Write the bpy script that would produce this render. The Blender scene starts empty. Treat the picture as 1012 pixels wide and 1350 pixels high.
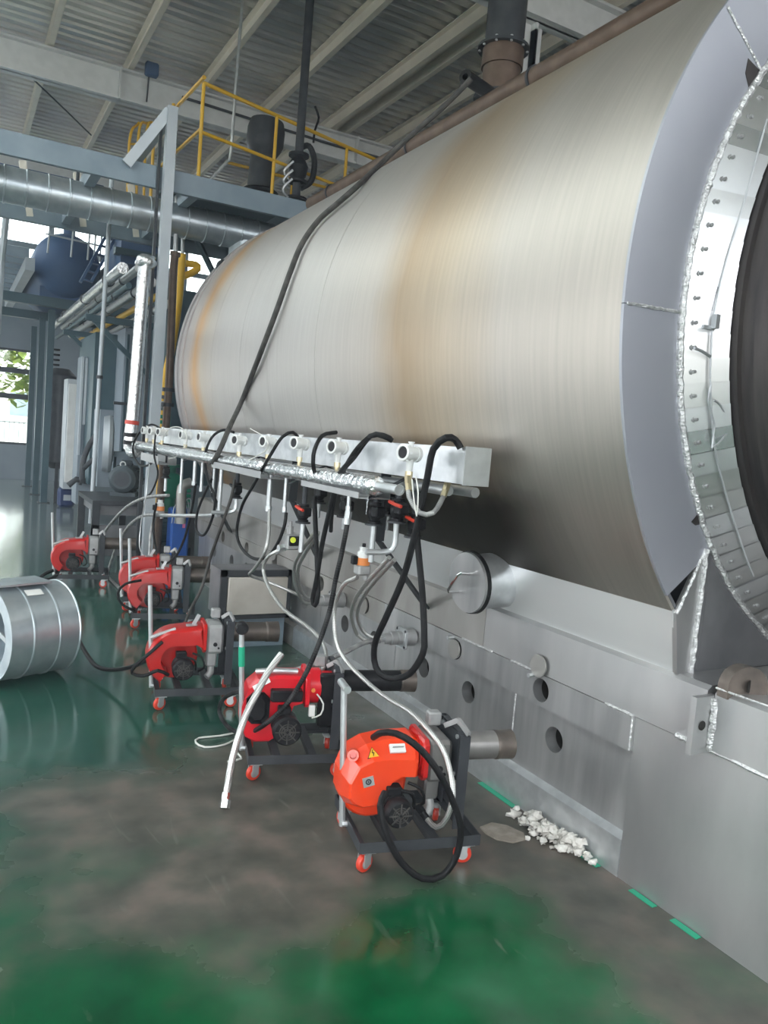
import bpy, bmesh, math, random
from mathutils import Vector as V, Matrix as M4
random.seed(7)
PI = math.pi
S = bpy.context.scene
COL = S.collection

# ------------------------------------------------------------------ camera, sky, exposure
CF, CX, CY, EYE = 1033.86, 506.0, 675.0, 1.6
VX, VY, ROLL = -61.9, 535.4, .084
_y = V((VX - CX, VY - CY, CF)).normalized()
_z = V((ROLL, -1, ((VY - CY) - ROLL * (VX - CX)) / CF)).normalized()
_z = (_z - _y * _z.dot(_y)).normalized()
_x = _y.cross(_z)
C0 = V((0, 0, EYE))
def ray(px, py):
    d = V((px - CX, py - CY, CF))
    return V((_x.dot(d), _y.dot(d), _z.dot(d)))
def at(px, py, X=None, Y=None, Z=None):
    """world point seen at a photograph pixel on the plane X=, Y= or Z="""
    d = ray(px, py)
    t = (X - C0.x) / d.x if X is not None else (Y - C0.y) / d.y if Y is not None else (Z - C0.z) / d.z
    return C0 + d * t
cam = bpy.data.cameras.new('camera')
cam.sensor_fit = 'VERTICAL'; cam.sensor_height = 36; cam.lens = CF / 1350 * 36
cam.clip_start = .05; cam.clip_end = 500
co = bpy.data.objects.new('camera', cam); COL.objects.link(co)
right = V((_x.x, _y.x, _z.x)); up = -V((_x.y, _y.y, _z.y)); back = -V((_x.z, _y.z, _z.z))
co.matrix_world = M4(((right.x, up.x, back.x, 0), (right.y, up.y, back.y, 0), (right.z, up.z, back.z, EYE), (0, 0, 0, 1)))
S.camera = co
w = bpy.data.worlds.new('overcast'); S.world = w; w.use_nodes = True
bg = w.node_tree.nodes['Background']
bg.inputs[0].default_value = (.93, .97, 1.0, 1); bg.inputs[1].default_value = 6.6
S.view_settings.view_transform = 'Standard'; S.view_settings.look = 'None'
S.view_settings.exposure = 0.28; S.view_settings.gamma = 1
S.view_settings.use_curve_mapping = False
S.cycles.use_denoising = True; S.cycles.denoiser = 'OPENIMAGEDENOISE'; S.cycles.denoising_prefilter = 'ACCURATE'
S.cycles.max_bounces = 10; S.cycles.sample_clamp_indirect = 12

# the hall's openings guide the daylight (sampling portals, they give off no light themselves)
def portal(c, d, sx, sy):
    l = bpy.data.lights.new('daylight_portal', 'AREA'); l.shape = 'RECTANGLE'; l.cycles.is_portal = True
    o = bpy.data.objects.new('daylight_portal', l); COL.objects.link(o); o.location = c
    d = V(d); q = d.to_track_quat('-Z', 'Y' if abs(d.z) > .5 else 'Z'); o.rotation_mode = 'QUATERNION'; o.rotation_quaternion = q
    # local X/Y extents in the plane of the opening
    l.size = sx; l.size_y = sy
for y in (-1, 5, 11, 17): portal((-8.98, y, 2.4), (1, 0, 0), 5.0, 2.6)
portal((-3.5, -4.98, 2.6), (0, 1, 0), 6.0, 5.2); portal((5.25, -4.98, 4.5), (0, 1, 0), 7.5, 2.6)
portal((-.8, 20.48, 1.94), (0, -1, 0), 4.8, 2.2); portal((3.5, 20.48, 5.45), (0, -1, 0), 19, 1.4)
portal((-2.8, 7.8, 6.70), (0, 0, -1), 2.9, 25.4)

# ------------------------------------------------------------------ materials
def mat(name, col, metal=0., rough=.5, col2=None, scale=6., lo=.4, hi=.65, bump=0., bscale=40., stretch=None, rvar=0., coat=0., emit=None):
    m = bpy.data.materials.new(name); m.use_nodes = True
    nt = m.node_tree; b = nt.nodes['Principled BSDF']
    b.inputs['Metallic'].default_value = metal; b.inputs['Roughness'].default_value = rough
    b.inputs['Base Color'].default_value = (*col, 1)
    b.inputs['Coat Weight'].default_value = coat
    if emit:
        b.inputs['Emission Color'].default_value = (*emit[0], 1); b.inputs['Emission Strength'].default_value = emit[1]
    tc = nt.nodes.new('ShaderNodeTexCoord'); mp = nt.nodes.new('ShaderNodeMapping')
    nt.links.new(tc.outputs['Object'], mp.inputs[0])
    if stretch: mp.inputs['Scale'].default_value = stretch
    if col2 is not None:
        n = nt.nodes.new('ShaderNodeTexNoise'); n.inputs['Scale'].default_value = scale; n.inputs['Detail'].default_value = 5
        nt.links.new(mp.outputs[0], n.inputs[0])
        r = nt.nodes.new('ShaderNodeValToRGB')
        r.color_ramp.elements[0].position = lo; r.color_ramp.elements[1].position = hi
        r.color_ramp.elements[0].color = (*col, 1); r.color_ramp.elements[1].color = (*col2, 1)
        nt.links.new(n.outputs[0], r.inputs[0]); nt.links.new(r.outputs[0], b.inputs['Base Color'])
        if rvar:
            mr = nt.nodes.new('ShaderNodeMapRange'); mr.inputs[3].default_value = rough - rvar; mr.inputs[4].default_value = rough + rvar
            nt.links.new(n.outputs[0], mr.inputs[0]); nt.links.new(mr.outputs[0], b.inputs['Roughness'])
    if bump:
        n2 = nt.nodes.new('ShaderNodeTexNoise'); n2.inputs['Scale'].default_value = bscale; n2.inputs['Detail'].default_value = 3
        nt.links.new(mp.outputs[0], n2.inputs[0])
        bp = nt.nodes.new('ShaderNodeBump'); bp.inputs['Strength'].default_value = bump; bp.inputs['Distance'].default_value = .01
        nt.links.new(n2.outputs[0], bp.inputs['Height']); nt.links.new(bp.outputs[0], b.inputs['Normal'])
    return m
def braid_mat(name, c1, c2, metal, rough, su=1., sv=8.):
    m = bpy.data.materials.new(name); m.use_nodes = True
    nt = m.node_tree; b = nt.nodes['Principled BSDF']
    b.inputs['Metallic'].default_value = metal; b.inputs['Roughness'].default_value = rough
    uv = nt.nodes.new('ShaderNodeUVMap'); mp = nt.nodes.new('ShaderNodeMapping'); mp.inputs['Scale'].default_value = (su, sv, 1)
    mp.inputs['Rotation'].default_value = (0, 0, .7)
    nt.links.new(uv.outputs[0], mp.inputs[0])
    ch = nt.nodes.new('ShaderNodeTexChecker'); ch.inputs['Scale'].default_value = 1
    ch.inputs[1].default_value = (*c1, 1); ch.inputs[2].default_value = (*c2, 1)
    nt.links.new(mp.outputs[0], ch.inputs[0]); nt.links.new(ch.outputs[0], b.inputs['Base Color'])
    bp = nt.nodes.new('ShaderNodeBump'); bp.inputs['Strength'].default_value = .4; bp.inputs['Distance'].default_value = .002
    nt.links.new(ch.outputs[1], bp.inputs['Height']); nt.links.new(bp.outputs[0], b.inputs['Normal'])
    return m
def shell_mat():
    """brushed stainless cladding, heat tinted in bands around the barrel, with run marks"""
    m = bpy.data.materials.new('stainless_cladding'); m.use_nodes = True
    nt = m.node_tree; N = nt.nodes.new; L = nt.links.new; b = nt.nodes['Principled BSDF']
    b.inputs['Metallic'].default_value = .93
    g = N('ShaderNodeNewGeometry'); sx = N('ShaderNodeSeparateXYZ'); L(g.outputs['Position'], sx.inputs[0])
    n = N('ShaderNodeTexNoise'); n.inputs['Scale'].default_value = 1.6; n.inputs['Detail'].default_value = 4
    L(g.outputs['Position'], n.inputs[0])
    ad = N('ShaderNodeMath'); ad.operation = 'MULTIPLY_ADD'; ad.inputs[1].default_value = .5
    L(n.outputs[0], ad.inputs[0]); L(sx.outputs['Y'], ad.inputs[2])
    mr = N('ShaderNodeMapRange'); mr.inputs[1].default_value = 1.9; mr.inputs[2].default_value = 8.2; L(ad.outputs[0], mr.inputs[0])
    r = N('ShaderNodeValToRGB'); e = r.color_ramp.elements
    stops = [(0, (0.479, 0.445, 0.403)), (.14, (0.487, 0.449, 0.407)), (.20, (0.470, 0.399, 0.315)), (.265, (0.403, 0.311, 0.218)), (.32, (0.487, 0.445, 0.403)), (.45, (0.521, 0.496, 0.470)),
             (.60, (0.521, 0.496, 0.475)), (.74, (0.521, 0.487, 0.462)), (.81, (0.521, 0.454, 0.386)), (.85, (0.588, 0.353, 0.168)), (.885, (0.470, 0.412, 0.378)), (.93, (0.420, 0.395, 0.386)), (1, (0.336, 0.336, 0.353))]
    e[0].position, e[0].color = stops[0][0], (*stops[0][1], 1); e[1].position, e[1].color = 1, (*stops[-1][1], 1)
    for p, c in stops[1:-1]:
        k = e.new(p); k.color = (*c, 1)
    L(mr.outputs[0], r.inputs[0])
    # fine run marks down the barrel
    mp = N('ShaderNodeMapping'); mp.inputs['Scale'].default_value = (1, 26, 1); L(g.outputs['Position'], mp.inputs[0])
    n2 = N('ShaderNodeTexNoise'); n2.inputs['Scale'].default_value = 2; n2.inputs['Detail'].default_value = 5; L(mp.outputs[0], n2.inputs[0])
    mx = N('ShaderNodeMix'); mx.data_type = 'RGBA'; mx.blend_type = 'OVERLAY'; mx.inputs[0].default_value = .16
    L(r.outputs[0], mx.inputs[6]); L(n2.outputs[0], mx.inputs[7])
    # shadow and dark reflection below the header, painted into the lower flank
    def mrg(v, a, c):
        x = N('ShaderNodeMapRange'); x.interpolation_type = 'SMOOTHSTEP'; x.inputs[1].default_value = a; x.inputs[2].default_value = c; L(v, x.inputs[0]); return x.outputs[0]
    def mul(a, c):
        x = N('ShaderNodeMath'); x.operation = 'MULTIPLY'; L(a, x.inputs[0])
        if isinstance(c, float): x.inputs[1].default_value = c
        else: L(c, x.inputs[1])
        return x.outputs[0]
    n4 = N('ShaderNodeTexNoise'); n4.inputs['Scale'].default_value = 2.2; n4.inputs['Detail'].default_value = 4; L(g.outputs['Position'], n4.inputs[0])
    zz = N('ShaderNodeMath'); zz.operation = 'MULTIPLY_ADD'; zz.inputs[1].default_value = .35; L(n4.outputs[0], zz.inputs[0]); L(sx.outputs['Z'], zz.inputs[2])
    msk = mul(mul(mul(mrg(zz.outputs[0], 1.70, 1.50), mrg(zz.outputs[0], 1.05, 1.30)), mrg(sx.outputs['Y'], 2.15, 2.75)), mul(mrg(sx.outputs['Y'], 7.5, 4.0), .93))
    shade_mix = N('ShaderNodeMix'); shade_mix.data_type = 'RGBA'; shade_mix.inputs[7].default_value = (.035, .033, .030, 1)
    L(msk, shade_mix.inputs[0]); L(mx.outputs[2], shade_mix.inputs[6]); L(shade_mix.outputs[2], b.inputs['Base Color'])
    rr = N('ShaderNodeMapRange'); rr.inputs[3].default_value = .41; rr.inputs[4].default_value = .55
    L(n2.outputs[0], rr.inputs[0]); L(rr.outputs[0], b.inputs['Roughness'])
    n3 = N('ShaderNodeTexNoise'); n3.inputs['Scale'].default_value = 1.1; L(g.outputs['Position'], n3.inputs[0])
    bp = N('ShaderNodeBump'); bp.inputs['Strength'].default_value = .12; bp.inputs['Distance'].default_value = .05
    L(n3.outputs[0], bp.inputs['Height']); L(bp.outputs[0], b.inputs['Normal'])
    return m
def floor_mat():
    m = bpy.data.materials.new('worn_green_epoxy'); m.use_nodes = True
    nt = m.node_tree; N = nt.nodes.new; L = nt.links.new; b = nt.nodes['Principled BSDF']
    g = N('ShaderNodeNewGeometry'); sx = N('ShaderNodeSeparateXYZ'); L(g.outputs['Position'], sx.inputs[0])
    def noise(s, d=6, dist=0., st=None):
        n = N('ShaderNodeTexNoise'); n.inputs['Scale'].default_value = s; n.inputs['Detail'].default_value = d; n.inputs['Distortion'].default_value = dist
        if st:
            mp = N('ShaderNodeMapping'); mp.inputs['Scale'].default_value = st; L(g.outputs['Position'], mp.inputs[0]); L(mp.outputs[0], n.inputs[0])
        else: L(g.outputs['Position'], n.inputs[0])
        return n.outputs[0]
    def ramp(v, stops):
        r = N('ShaderNodeValToRGB'); e = r.color_ramp.elements
        e[0].position, e[0].color = stops[0][0], (*stops[0][1], 1); e[1].position, e[1].color = stops[-1][0], (*stops[-1][1], 1)
        for p, c in stops[1:-1]:
            k = e.new(p); k.color = (*c, 1)
        L(v, r.inputs[0]); return r.outputs[0]
    def mix(f, a, c):
        x = N('ShaderNodeMix'); x.data_type = 'RGBA'; L(f, x.inputs[0]); L(a, x.inputs[6]); L(c, x.inputs[7]); return x.outputs[2]
    def math_(op, a, c=None, k=None, clamp=False):
        x = N('ShaderNodeMath'); x.operation = op; x.use_clamp = clamp
        L(a, x.inputs[0])
        if c is not None: L(c, x.inputs[1])
        elif k is not None: x.inputs[1].default_value = k
        return x.outputs[0]
    def mrange(v, a, c, o0=0., o1=1.):
        x = N('ShaderNodeMapRange'); x.inputs[1].default_value = a; x.inputs[2].default_value = c; x.inputs[3].default_value = o0; x.inputs[4].default_value = o1
        L(v, x.inputs[0]); return x.outputs[0]
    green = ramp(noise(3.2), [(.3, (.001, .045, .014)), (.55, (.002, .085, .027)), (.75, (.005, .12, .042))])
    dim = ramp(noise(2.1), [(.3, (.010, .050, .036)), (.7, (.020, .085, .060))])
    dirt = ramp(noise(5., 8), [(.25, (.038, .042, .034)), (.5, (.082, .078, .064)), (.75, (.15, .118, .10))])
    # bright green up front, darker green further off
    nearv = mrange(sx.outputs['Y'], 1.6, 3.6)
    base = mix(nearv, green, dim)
    # trodden grey-brown zone in front of the burners and along the wall
    wy1 = mrange(sx.outputs['Y'], 1.75, 2.5); wy2 = mrange(sx.outputs['Y'], 3.2, 4.3, 1, 0)
    wx = mrange(sx.outputs['X'], -.2, 1.3, .45, 1)
    zone = math_('MULTIPLY', math_('MULTIPLY', wy1, wy2), wx)
    wall = mrange(sx.outputs['X'], 1.3, 2.3)
    wall = math_('MULTIPLY', wall, mrange(sx.outputs['Y'], 4.5, 6.0, .9, 0))
    zone = math_('MAXIMUM', zone, wall)
    pat = noise(1.7, 6, .0)
    f = mrange(math_('MULTIPLY_ADD', zone, k=.55), .0, 1.)
    x = N('ShaderNodeMath'); x.operation = 'MULTIPLY_ADD'; L(zone, x.inputs[0]); x.inputs[1].default_value = .5; L(pat, x.inputs[2])
    dirtf = mrange(x.outputs[0], .58, .95)
    for n_ in nt.nodes:
        if n_.type == 'MAP_RANGE': n_.interpolation_type = 'SMOOTHSTEP'
    col = mix(dirtf, base, dirt)
    # pale scuffs and dust
    sc = mrange(noise(9., 8, 1.2, (1, .25, 1)), .66, .78, 0, .35)
    pale = ramp(noise(2.), [(0, (.17, .19, .16)), (1, (.26, .25, .22))])
    col = mix(sc, col, pale)
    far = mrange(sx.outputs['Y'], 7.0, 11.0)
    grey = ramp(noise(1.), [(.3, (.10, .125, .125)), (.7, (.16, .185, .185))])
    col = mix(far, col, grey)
    L(col, b.inputs['Base Color'])
    rg = mrange(math_('MULTIPLY', dirtf, noise(6.)), 0, .6, .13, .55)
    L(rg, b.inputs['Roughness'])
    bp = N('ShaderNodeBump'); bp.inputs['Strength'].default_value = .12; bp.inputs['Distance'].default_value = .01
    L(noise(4., 3), bp.inputs['Height']); L(bp.outputs[0], b.inputs['Normal'])
    return m
K = {}
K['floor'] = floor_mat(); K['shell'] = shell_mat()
K['steel'] = mat('bare_steel_plate', (.40, .40, .405), .8, .40, (.53, .53, .525), 3.5, .35, .7, .05, 60, (1, 1, .35), .08)
K['panel'] = mat('streaked_panel_steel', (.33, .33, .335), .75, .40, (.50, .50, .50), 2.2, .34, .68, .04, 30, (1, 4, .55), .08)
K['steel_dirty'] = mat('stained_steel_plate', (.27, .255, .235), .7, .45, (.44, .43, .41), 3., .3, .6, .06, 50, (1, 1, .4), .08)
K['skirt'] = mat('pale_skirt_sheet', (.66, .67, .68), .55, .4, (.74, .74, .74), 3., .35, .7, 0, 40, (1, .4, 1))
K['steel_bright'] = mat('bright_galvanised', (.70, .72, .74), .8, .36, (.60, .62, .64), 14, .4, .6, .03, 40)
K['annulus'] = mat('grey_blue_plate', (.36, .37, .42), .55, .45, (.42, .43, .47), 2., .3, .7)
K['dark_plate'] = mat('shaded_steel_plate', (.16, .16, .17), .5, .5, (.22, .22, .23), 4.)
K['scale'] = mat('thin_bright_sheet', (.72, .73, .74), .85, .3, (.64, .64, .65), 5.)
K['weld'] = mat('weld_bead', (.55, .55, .55), .8, .4, (.80, .80, .80), 60, .4, .6, .8, 120)
K['soot_and_gap_shade'] = mat('burnt_drum_steel_and_gap_shade', (.045, .040, .042), .6, .42, (.085, .075, .072), 3., .3, .7, .1, 30, (1, 8, 1))
K['iron'] = mat('dark_grey_angle_iron', (.05, .053, .06), .3, .45, (.068, .072, .078), 8.)
K['black'] = mat('black_casting', (.012, .012, .014), .1, .38, (.022, .022, .024), 20)
K['rubber'] = mat('black_rubber', (.009, .009, .010), 0, .45, (.016, .016, .017), 30)
K['rubber_grey'] = mat('dusty_dark_hose', (.050, .048, .046), 0, .55, (.085, .08, .075), 20)
K['orange'] = mat('orange_red_cover', (.80, .055, .010), 0, .30, (.72, .045, .010), 3., .3, .7, 0, 0, None, 0, .3)
K['red'] = mat('red_cover', (.50, .010, .008), 0, .32, (.42, .010, .008), 3., .3, .7, 0, 0, None, 0, .25)
K['crimson'] = mat('bright_red_cover', (.68, .010, .022), 0, .32, (.58, .010, .02), 3., .3, .7, 0, 0, None, 0, .25)
K['cast'] = mat('grey_cast_aluminium', (.34, .34, .34), .5, .5, (.42, .42, .42), 12, .4, .6, .1, 80)
K['tube'] = mat('grey_blast_tube', (.20, .19, .19), .6, .42, (.27, .26, .25), 6.)
K['tip'] = mat('heat_browned_tip', (.10, .085, .075), .6, .45, (.17, .14, .12), 10)
K['zinc'] = mat('zinc_pipe', (.58, .60, .61), .7, .38, (.50, .52, .53), 14)
K['chrome'] = mat('polished_handle', (.8, .8, .8), 1, .16)
K['foil'] = mat('wrinkled_foil', (.82, .83, .84), .95, .25, (.72, .73, .74), 12, .4, .6, 1., 38)
K['castor'] = mat('red_castor', (.58, .045, .022), 0, .4)
K['white'] = mat('white_paint', (.72, .73, .72), .0, .5, (.66, .67, .66), 8)
K['cream'] = mat('cream_purlin', (.84, .78, .67), 0, .55, (.78, .72, .62), 4)
K['roof'] = mat('roof_sheet', (.56, .56, .53), .75, .30, (.64, .64, .61), 1.3, .35, .7)
K['roof_pale'] = mat('pale_roof_sheet', (.66, .63, .60), .25, .35, (.72, .69, .66), 1.3, .35, .7)
K['yellow'] = mat('yellow_paint', (.72, .42, .02), 0, .45)
K['bluegrey'] = mat('blue_grey_paint', (.20, .26, .31), .1, .5, (.25, .31, .36), 3.)
K['gantry'] = mat('light_grey_gantry', (.42, .46, .50), .2, .45, (.48, .52, .55), 3.)
K['teal'] = mat('dark_teal_steel', (.035, .075, .095), .2, .45, (.05, .095, .115), 3.)
K['navy'] = mat('blue_tank_paint', (.035, .085, .19), .1, .5, (.05, .11, .23), 2.)
K['wallgrey'] = mat('grey_wall_panel', (.20, .24, .28), 0, .6, (.24, .28, .32), 1.5)
K['duct'] = mat('galvanised_duct', (.46, .52, .56), .75, .34, (.56, .61, .64), 10)
K['brown'] = mat('brown_pipe', (.10, .065, .045), .3, .5, (.14, .095, .07), 10)
K['green'] = mat('green_pump', (.01, .20, .12), 0, .4)
K['tape'] = mat('green_tape', (.01, .33, .19), 0, .4)
K['bluep'] = mat('bright_blue_paint', (.015, .10, .42), 0, .4)
K['jug'] = mat('blue_plastic', (.012, .03, .11), 0, .4)
K['orangecap'] = mat('orange_cap', (.75, .24, .06), 0, .4)
K['lime'] = mat('lime_cap', (.62, .70, .02), 0, .4)
K['label'] = mat('paper_label', (.7, .7, .68), 0, .6)
K['darkint'] = mat('burner_port_dark', (.030, .028, .026), .1, .8)
K['motor'] = mat('dark_motor_paint', (.06, .075, .085), .2, .45, (.08, .095, .105), 6)
K['brass'] = mat('brass_fitting', (.50, .43, .28), .9, .35)
K['whitecord'] = mat('white_cord', (.62, .62, .58), 0, .6)
K['wool'] = mat('mineral_wool', (.58, .55, .51), 0, .95, (.70, .68, .64), 30, .4, .6, .6, 90)
K['dust'] = mat('pale_dust', (.22, .19, .16), 0, .9, (.32, .28, .24), 20)
K['braid'] = braid_mat('braided_stainless', (.66, .66, .64), (.34, .34, .33), .8, .36, 260, 12)
K['conduit'] = braid_mat('grey_flex_conduit', (.40, .40, .39), (.26, .26, .26), .5, .45, 200, 0)
K['corr'] = braid_mat('black_corrugated', (.035, .035, .036), (.008, .008, .009), 0, .45, 120, 0)
K['leaf'] = mat('yellow_green_leaves', (.16, .25, .03), 0, .7, (.36, .42, .07), 4)  # yellow-green foliage colour, mottled by noise
K['trunk'] = mat('bark', (.12, .09, .06), 0, .8)
K['asphalt'] = mat('pale_ground', (.34, .32, .29), 0, .9, (.40, .38, .34), 1)
K['render'] = mat('pale_render', (.70, .68, .63), 0, .8)
for q in ('rubber', 'rubber_grey', 'black', 'iron', 'motor', 'corr', 'darkint'): K[q].node_tree.nodes['Principled BSDF'].inputs['Specular IOR Level'].default_value = .14
for i, c in enumerate(((.46, .47, .48), (.52, .52, .52), (.58, .585, .60))): K['scale%d' % i] = mat('thin_sheet_%d' % i, c, .85, .26 + .05 * i, tuple(x * .9 for x in c), 5.)
def glass():
    m = bpy.data.materials.new('window_glass'); m.use_nodes = True
    nt = m.node_tree; nt.nodes.remove(nt.nodes['Principled BSDF'])
    t = nt.nodes.new('ShaderNodeBsdfTransparent'); t.inputs[0].default_value = (.93, .96, .95, 1)
    gl = nt.nodes.new('ShaderNodeBsdfGlossy'); gl.inputs['Roughness'].default_value = .05
    mx = nt.nodes.new('ShaderNodeMixShader'); mx.inputs[0].default_value = .06
    nt.links.new(t.outputs[0], mx.inputs[1]); nt.links.new(gl.outputs[0], mx.inputs[2])
    nt.links.new(mx.outputs[0], nt.nodes['Material Output'].inputs[0]); return m
K['pane'] = glass()

# ------------------------------------------------------------------ mesh building
def frame(d, hint=V((0, 0, 1))):
    d = d.normalized()
    if abs(d.dot(hint)) > .98: hint = V((1, 0, 0))
    a = hint.cross(d).normalized(); return a, d.cross(a).normalized(), d
def spline(pts, step=.03):
    P = [V(p) for p in pts]
    if len(P) < 3:
        return P
    Q = [P[0] * 2 - P[1]] + P + [P[-1] * 2 - P[-2]]; out = []
    for i in range(1, len(Q) - 2):
        p0, p1, p2, p3 = Q[i - 1:i + 3]
        n = max(2, min(14, int((p2 - p1).length / step)))
        for k in range(n):
            t = k / n
            out.append(.5 * ((2 * p1) + (p2 - p0) * t + (2 * p0 - 5 * p1 + 4 * p2 - p3) * t * t + (3 * p1 - p0 - 3 * p2 + p3) * t ** 3))
    out.append(P[-1]); return out
class MB:
    def __init__(s): s.v = []; s.f = []; s.uv = {}
    def add(s, vs, fs):
        o = len(s.v); s.v += [V(p) for p in vs]; s.f += [tuple(i + o for i in f) for f in fs]; return s
    def box(s, c, size, rot=None):
        x, y, z = (q / 2 for q in size); c = V(c)
        P = [V((a, b, d)) for a in (-x, x) for b in (-y, y) for d in (-z, z)]
        if rot is not None: P = [rot @ p for p in P]
        return s.add([c + p for p in P], [(0, 1, 3, 2), (4, 6, 7, 5), (0, 4, 5, 1), (2, 3, 7, 6), (0, 2, 6, 4), (1, 5, 7, 3)])
    def bx(s, x0, x1, y0, y1, z0, z1):
        return s.box(((x0 + x1) / 2, (y0 + y1) / 2, (z0 + z1) / 2), (abs(x1 - x0), abs(y1 - y0), abs(z1 - z0)))
    def cbox(s, c, size, b=.006, axis=2):
        """box chamfered along one axis"""
        u, v_ = [(1, 2), (0, 2), (0, 1)][axis]
        hu, hv, hw = size[u] / 2, size[v_] / 2, size[axis] / 2
        out = [(hu - b, -hv), (hu, -hv + b), (hu, hv - b), (hu - b, hv), (-hu + b, hv), (-hu, hv - b), (-hu, -hv + b), (-hu + b, -hv)]
        P = []
        for sc, k in ((.0, -1), (b, -1 + 0), (b, 1), (.0, 1)):
            pass
        rings = [(-hw, b * .8), (-hw + b, 0), (hw - b, 0), (hw, b * .8)]
        for (wz, ins) in rings:
            for (a, d) in out:
                a2 = a * (1 - ins / hu); d2 = d * (1 - ins / hv)
                q = [0, 0, 0]; q[u] = a2; q[v_] = d2; q[axis] = wz; P.append(V(c) + V(q))
        fs = [tuple(range(8)), tuple(range(31, 23, -1))]
        for r in range(3):
            for i in range(8):
                j = (i + 1) % 8; fs.append((r * 8 + i, r * 8 + j, r * 8 + 8 + j, r * 8 + 8 + i))
        return s.add(P, fs)
    def beam(s, p0, p1, w, h, up=V((0, 0, 1))):
        p0, p1 = V(p0), V(p1); a, b, d = frame(p1 - p0, up)
        P = [p + a * x * w / 2 + b * y * h / 2 for p in (p0, p1) for x, y in ((-1, -1), (1, -1), (1, 1), (-1, 1))]
        return s.add(P, [(0, 3, 2, 1), (4, 5, 6, 7)] + [(i, (i + 1) % 4, 4 + (i + 1) % 4, 4 + i) for i in range(4)])
    def lathe(s, p0, d, prof, n=24, hint=V((0, 0, 1)), a0=0., a1=2 * PI):
        """prof = [(distance along d, radius)], revolved about the axis p0, d"""
        p0 = V(p0); a, b, d = frame(V(d), hint); full = abs(a1 - a0 - 2 * PI) < 1e-6
        m = n if full else n + 1; P = []
        for (t, r) in prof:
            for i in range(m):
                th = a0 + (a1 - a0) * i / n
                P.append(p0 + d * t + (a * math.cos(th) + b * math.sin(th)) * max(r, 1e-5))
        fs = []
        for k in range(len(prof) - 1):
            for i in range(n):
                j = (i + 1) % m; fs.append((k * m + i, k * m + j, (k + 1) * m + j, (k + 1) * m + i))
        return s.add(P, fs)
    def cyl(s, p0, p1, r, r2=None, n=16):
        p0, p1 = V(p0), V(p1); L = (p1 - p0).length; r2 = r if r2 is None else r2
        return s.lathe(p0, p1 - p0, [(0, 0), (0, r), (L, r2), (L, 0)], n)
    def tube(s, pts, r, n=8, smooth=True, step=.03, cap=True):
        P = spline(pts, step) if smooth else [V(p) for p in pts]
        o = len(s.v); u = 0; prev = None; us = []
        for i, p in enumerate(P):
            t = (P[min(i + 1, len(P) - 1)] - P[max(i - 1, 0)])
            if t.length < 1e-7: t = V((0, 0, 1))
            t.normalize()
            if prev is None: a, b, _ = frame(t)
            else:
                a = prev - t * prev.dot(t)
                a = a.normalized() if a.length > 1e-5 else frame(t)[0]; b = t.cross(a)
            prev = a
            if i: u += (p - P[i - 1]).length
            us.append(u); rr = r(i / (len(P) - 1)) if callable(r) else r
            for k in range(n):
                th = 2 * PI * k / n; s.v.append(p + (a * math.cos(th) + b * math.sin(th)) * rr)
        for i in range(len(P) - 1):
            for k in range(n):
                j = (k + 1) % n
                s.uv[len(s.f)] = [(us[i], k / n), (us[i], (k + 1) / n), (us[i + 1], (k + 1) / n), (us[i + 1], k / n)]
                s.f.append((o + i * n + k, o + i * n + j, o + (i + 1) * n + j, o + (i + 1) * n + k))
        if cap:
            s.f.append(tuple(o + k for k in reversed(range(n)))); e = o + (len(P) - 1) * n
            s.f.append(tuple(e + k for k in range(n)))
        return s
    def loft(s, rings, closed=True, caps=True):
        n = len(rings[0]); P = [V(p) for r in rings for p in r]; fs = []
        for k in range(len(rings) - 1):
            for i in range(n if closed else n - 1):
                j = (i + 1) % n; fs.append((k * n + i, k * n + j, (k + 1) * n + j, (k + 1) * n + i))
        if caps: fs += [tuple(reversed(range(n))), tuple(range((len(rings) - 1) * n, len(rings) * n))]
        return s.add(P, fs)
    def sphere(s, c, r, nu=12, nv=8, sz=(1, 1, 1), jit=0.):
        c = V(c); P = []; fs = []
        for j in range(nv + 1):
            ph = PI * j / nv
            for i in range(nu):
                th = 2 * PI * i / nu; q = 1 + (random.uniform(-jit, jit) if 0 < j < nv else 0)
                P.append(c + V((math.sin(ph) * math.cos(th) * sz[0], math.sin(ph) * math.sin(th) * sz[1], math.cos(ph) * sz[2])) * r * q)
        for j in range(nv):
            for i in range(nu):
                k = (i + 1) % nu; fs.append((j * nu + i, (j + 1) * nu + i, (j + 1) * nu + k, j * nu + k))
        return s.add(P, fs)
    def build(s, name, m, parent=None, ang=35, kind=None, local=False):
        me = bpy.data.meshes.new(name)
        off = V((0, 0, 0)) if (parent is None or local) else root_loc(parent)
        me.from_pydata([tuple(p - off) for p in s.v], [], s.f)
        if s.uv:
            ul = me.uv_layers.new(name='UVMap')
            for p in me.polygons:
                u = s.uv.get(p.index)
                if u:
                    for k, li in enumerate(p.loop_indices): ul.data[li].uv = u[k]
        bm = bmesh.new(); bm.from_mesh(me); bmesh.ops.remove_doubles(bm, verts=bm.verts, dist=2e-5)
        bmesh.ops.recalc_face_normals(bm, faces=bm.faces); bm.to_mesh(me); bm.free()
        me.materials.append(K[m] if isinstance(m, str) else m)
        if ang > 0:
            me.shade_smooth(); me.set_sharp_from_angle(angle=math.radians(ang))
        else: me.shade_flat()
        o = bpy.data.objects.new(name, me); COL.objects.link(o)
        if parent is not None: o.parent = parent
        if kind: o['kind'] = kind
        return o
def root_loc(o):
    p = V((0, 0, 0))
    while o is not None: p += o.location; o = o.parent
    return p
def tag(o, label=None, cat=None, group=None, kind=None):
    if label: o['label'] = label
    if cat: o['category'] = cat
    if group: o['group'] = group
    if kind: o['kind'] = kind
    return o
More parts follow.
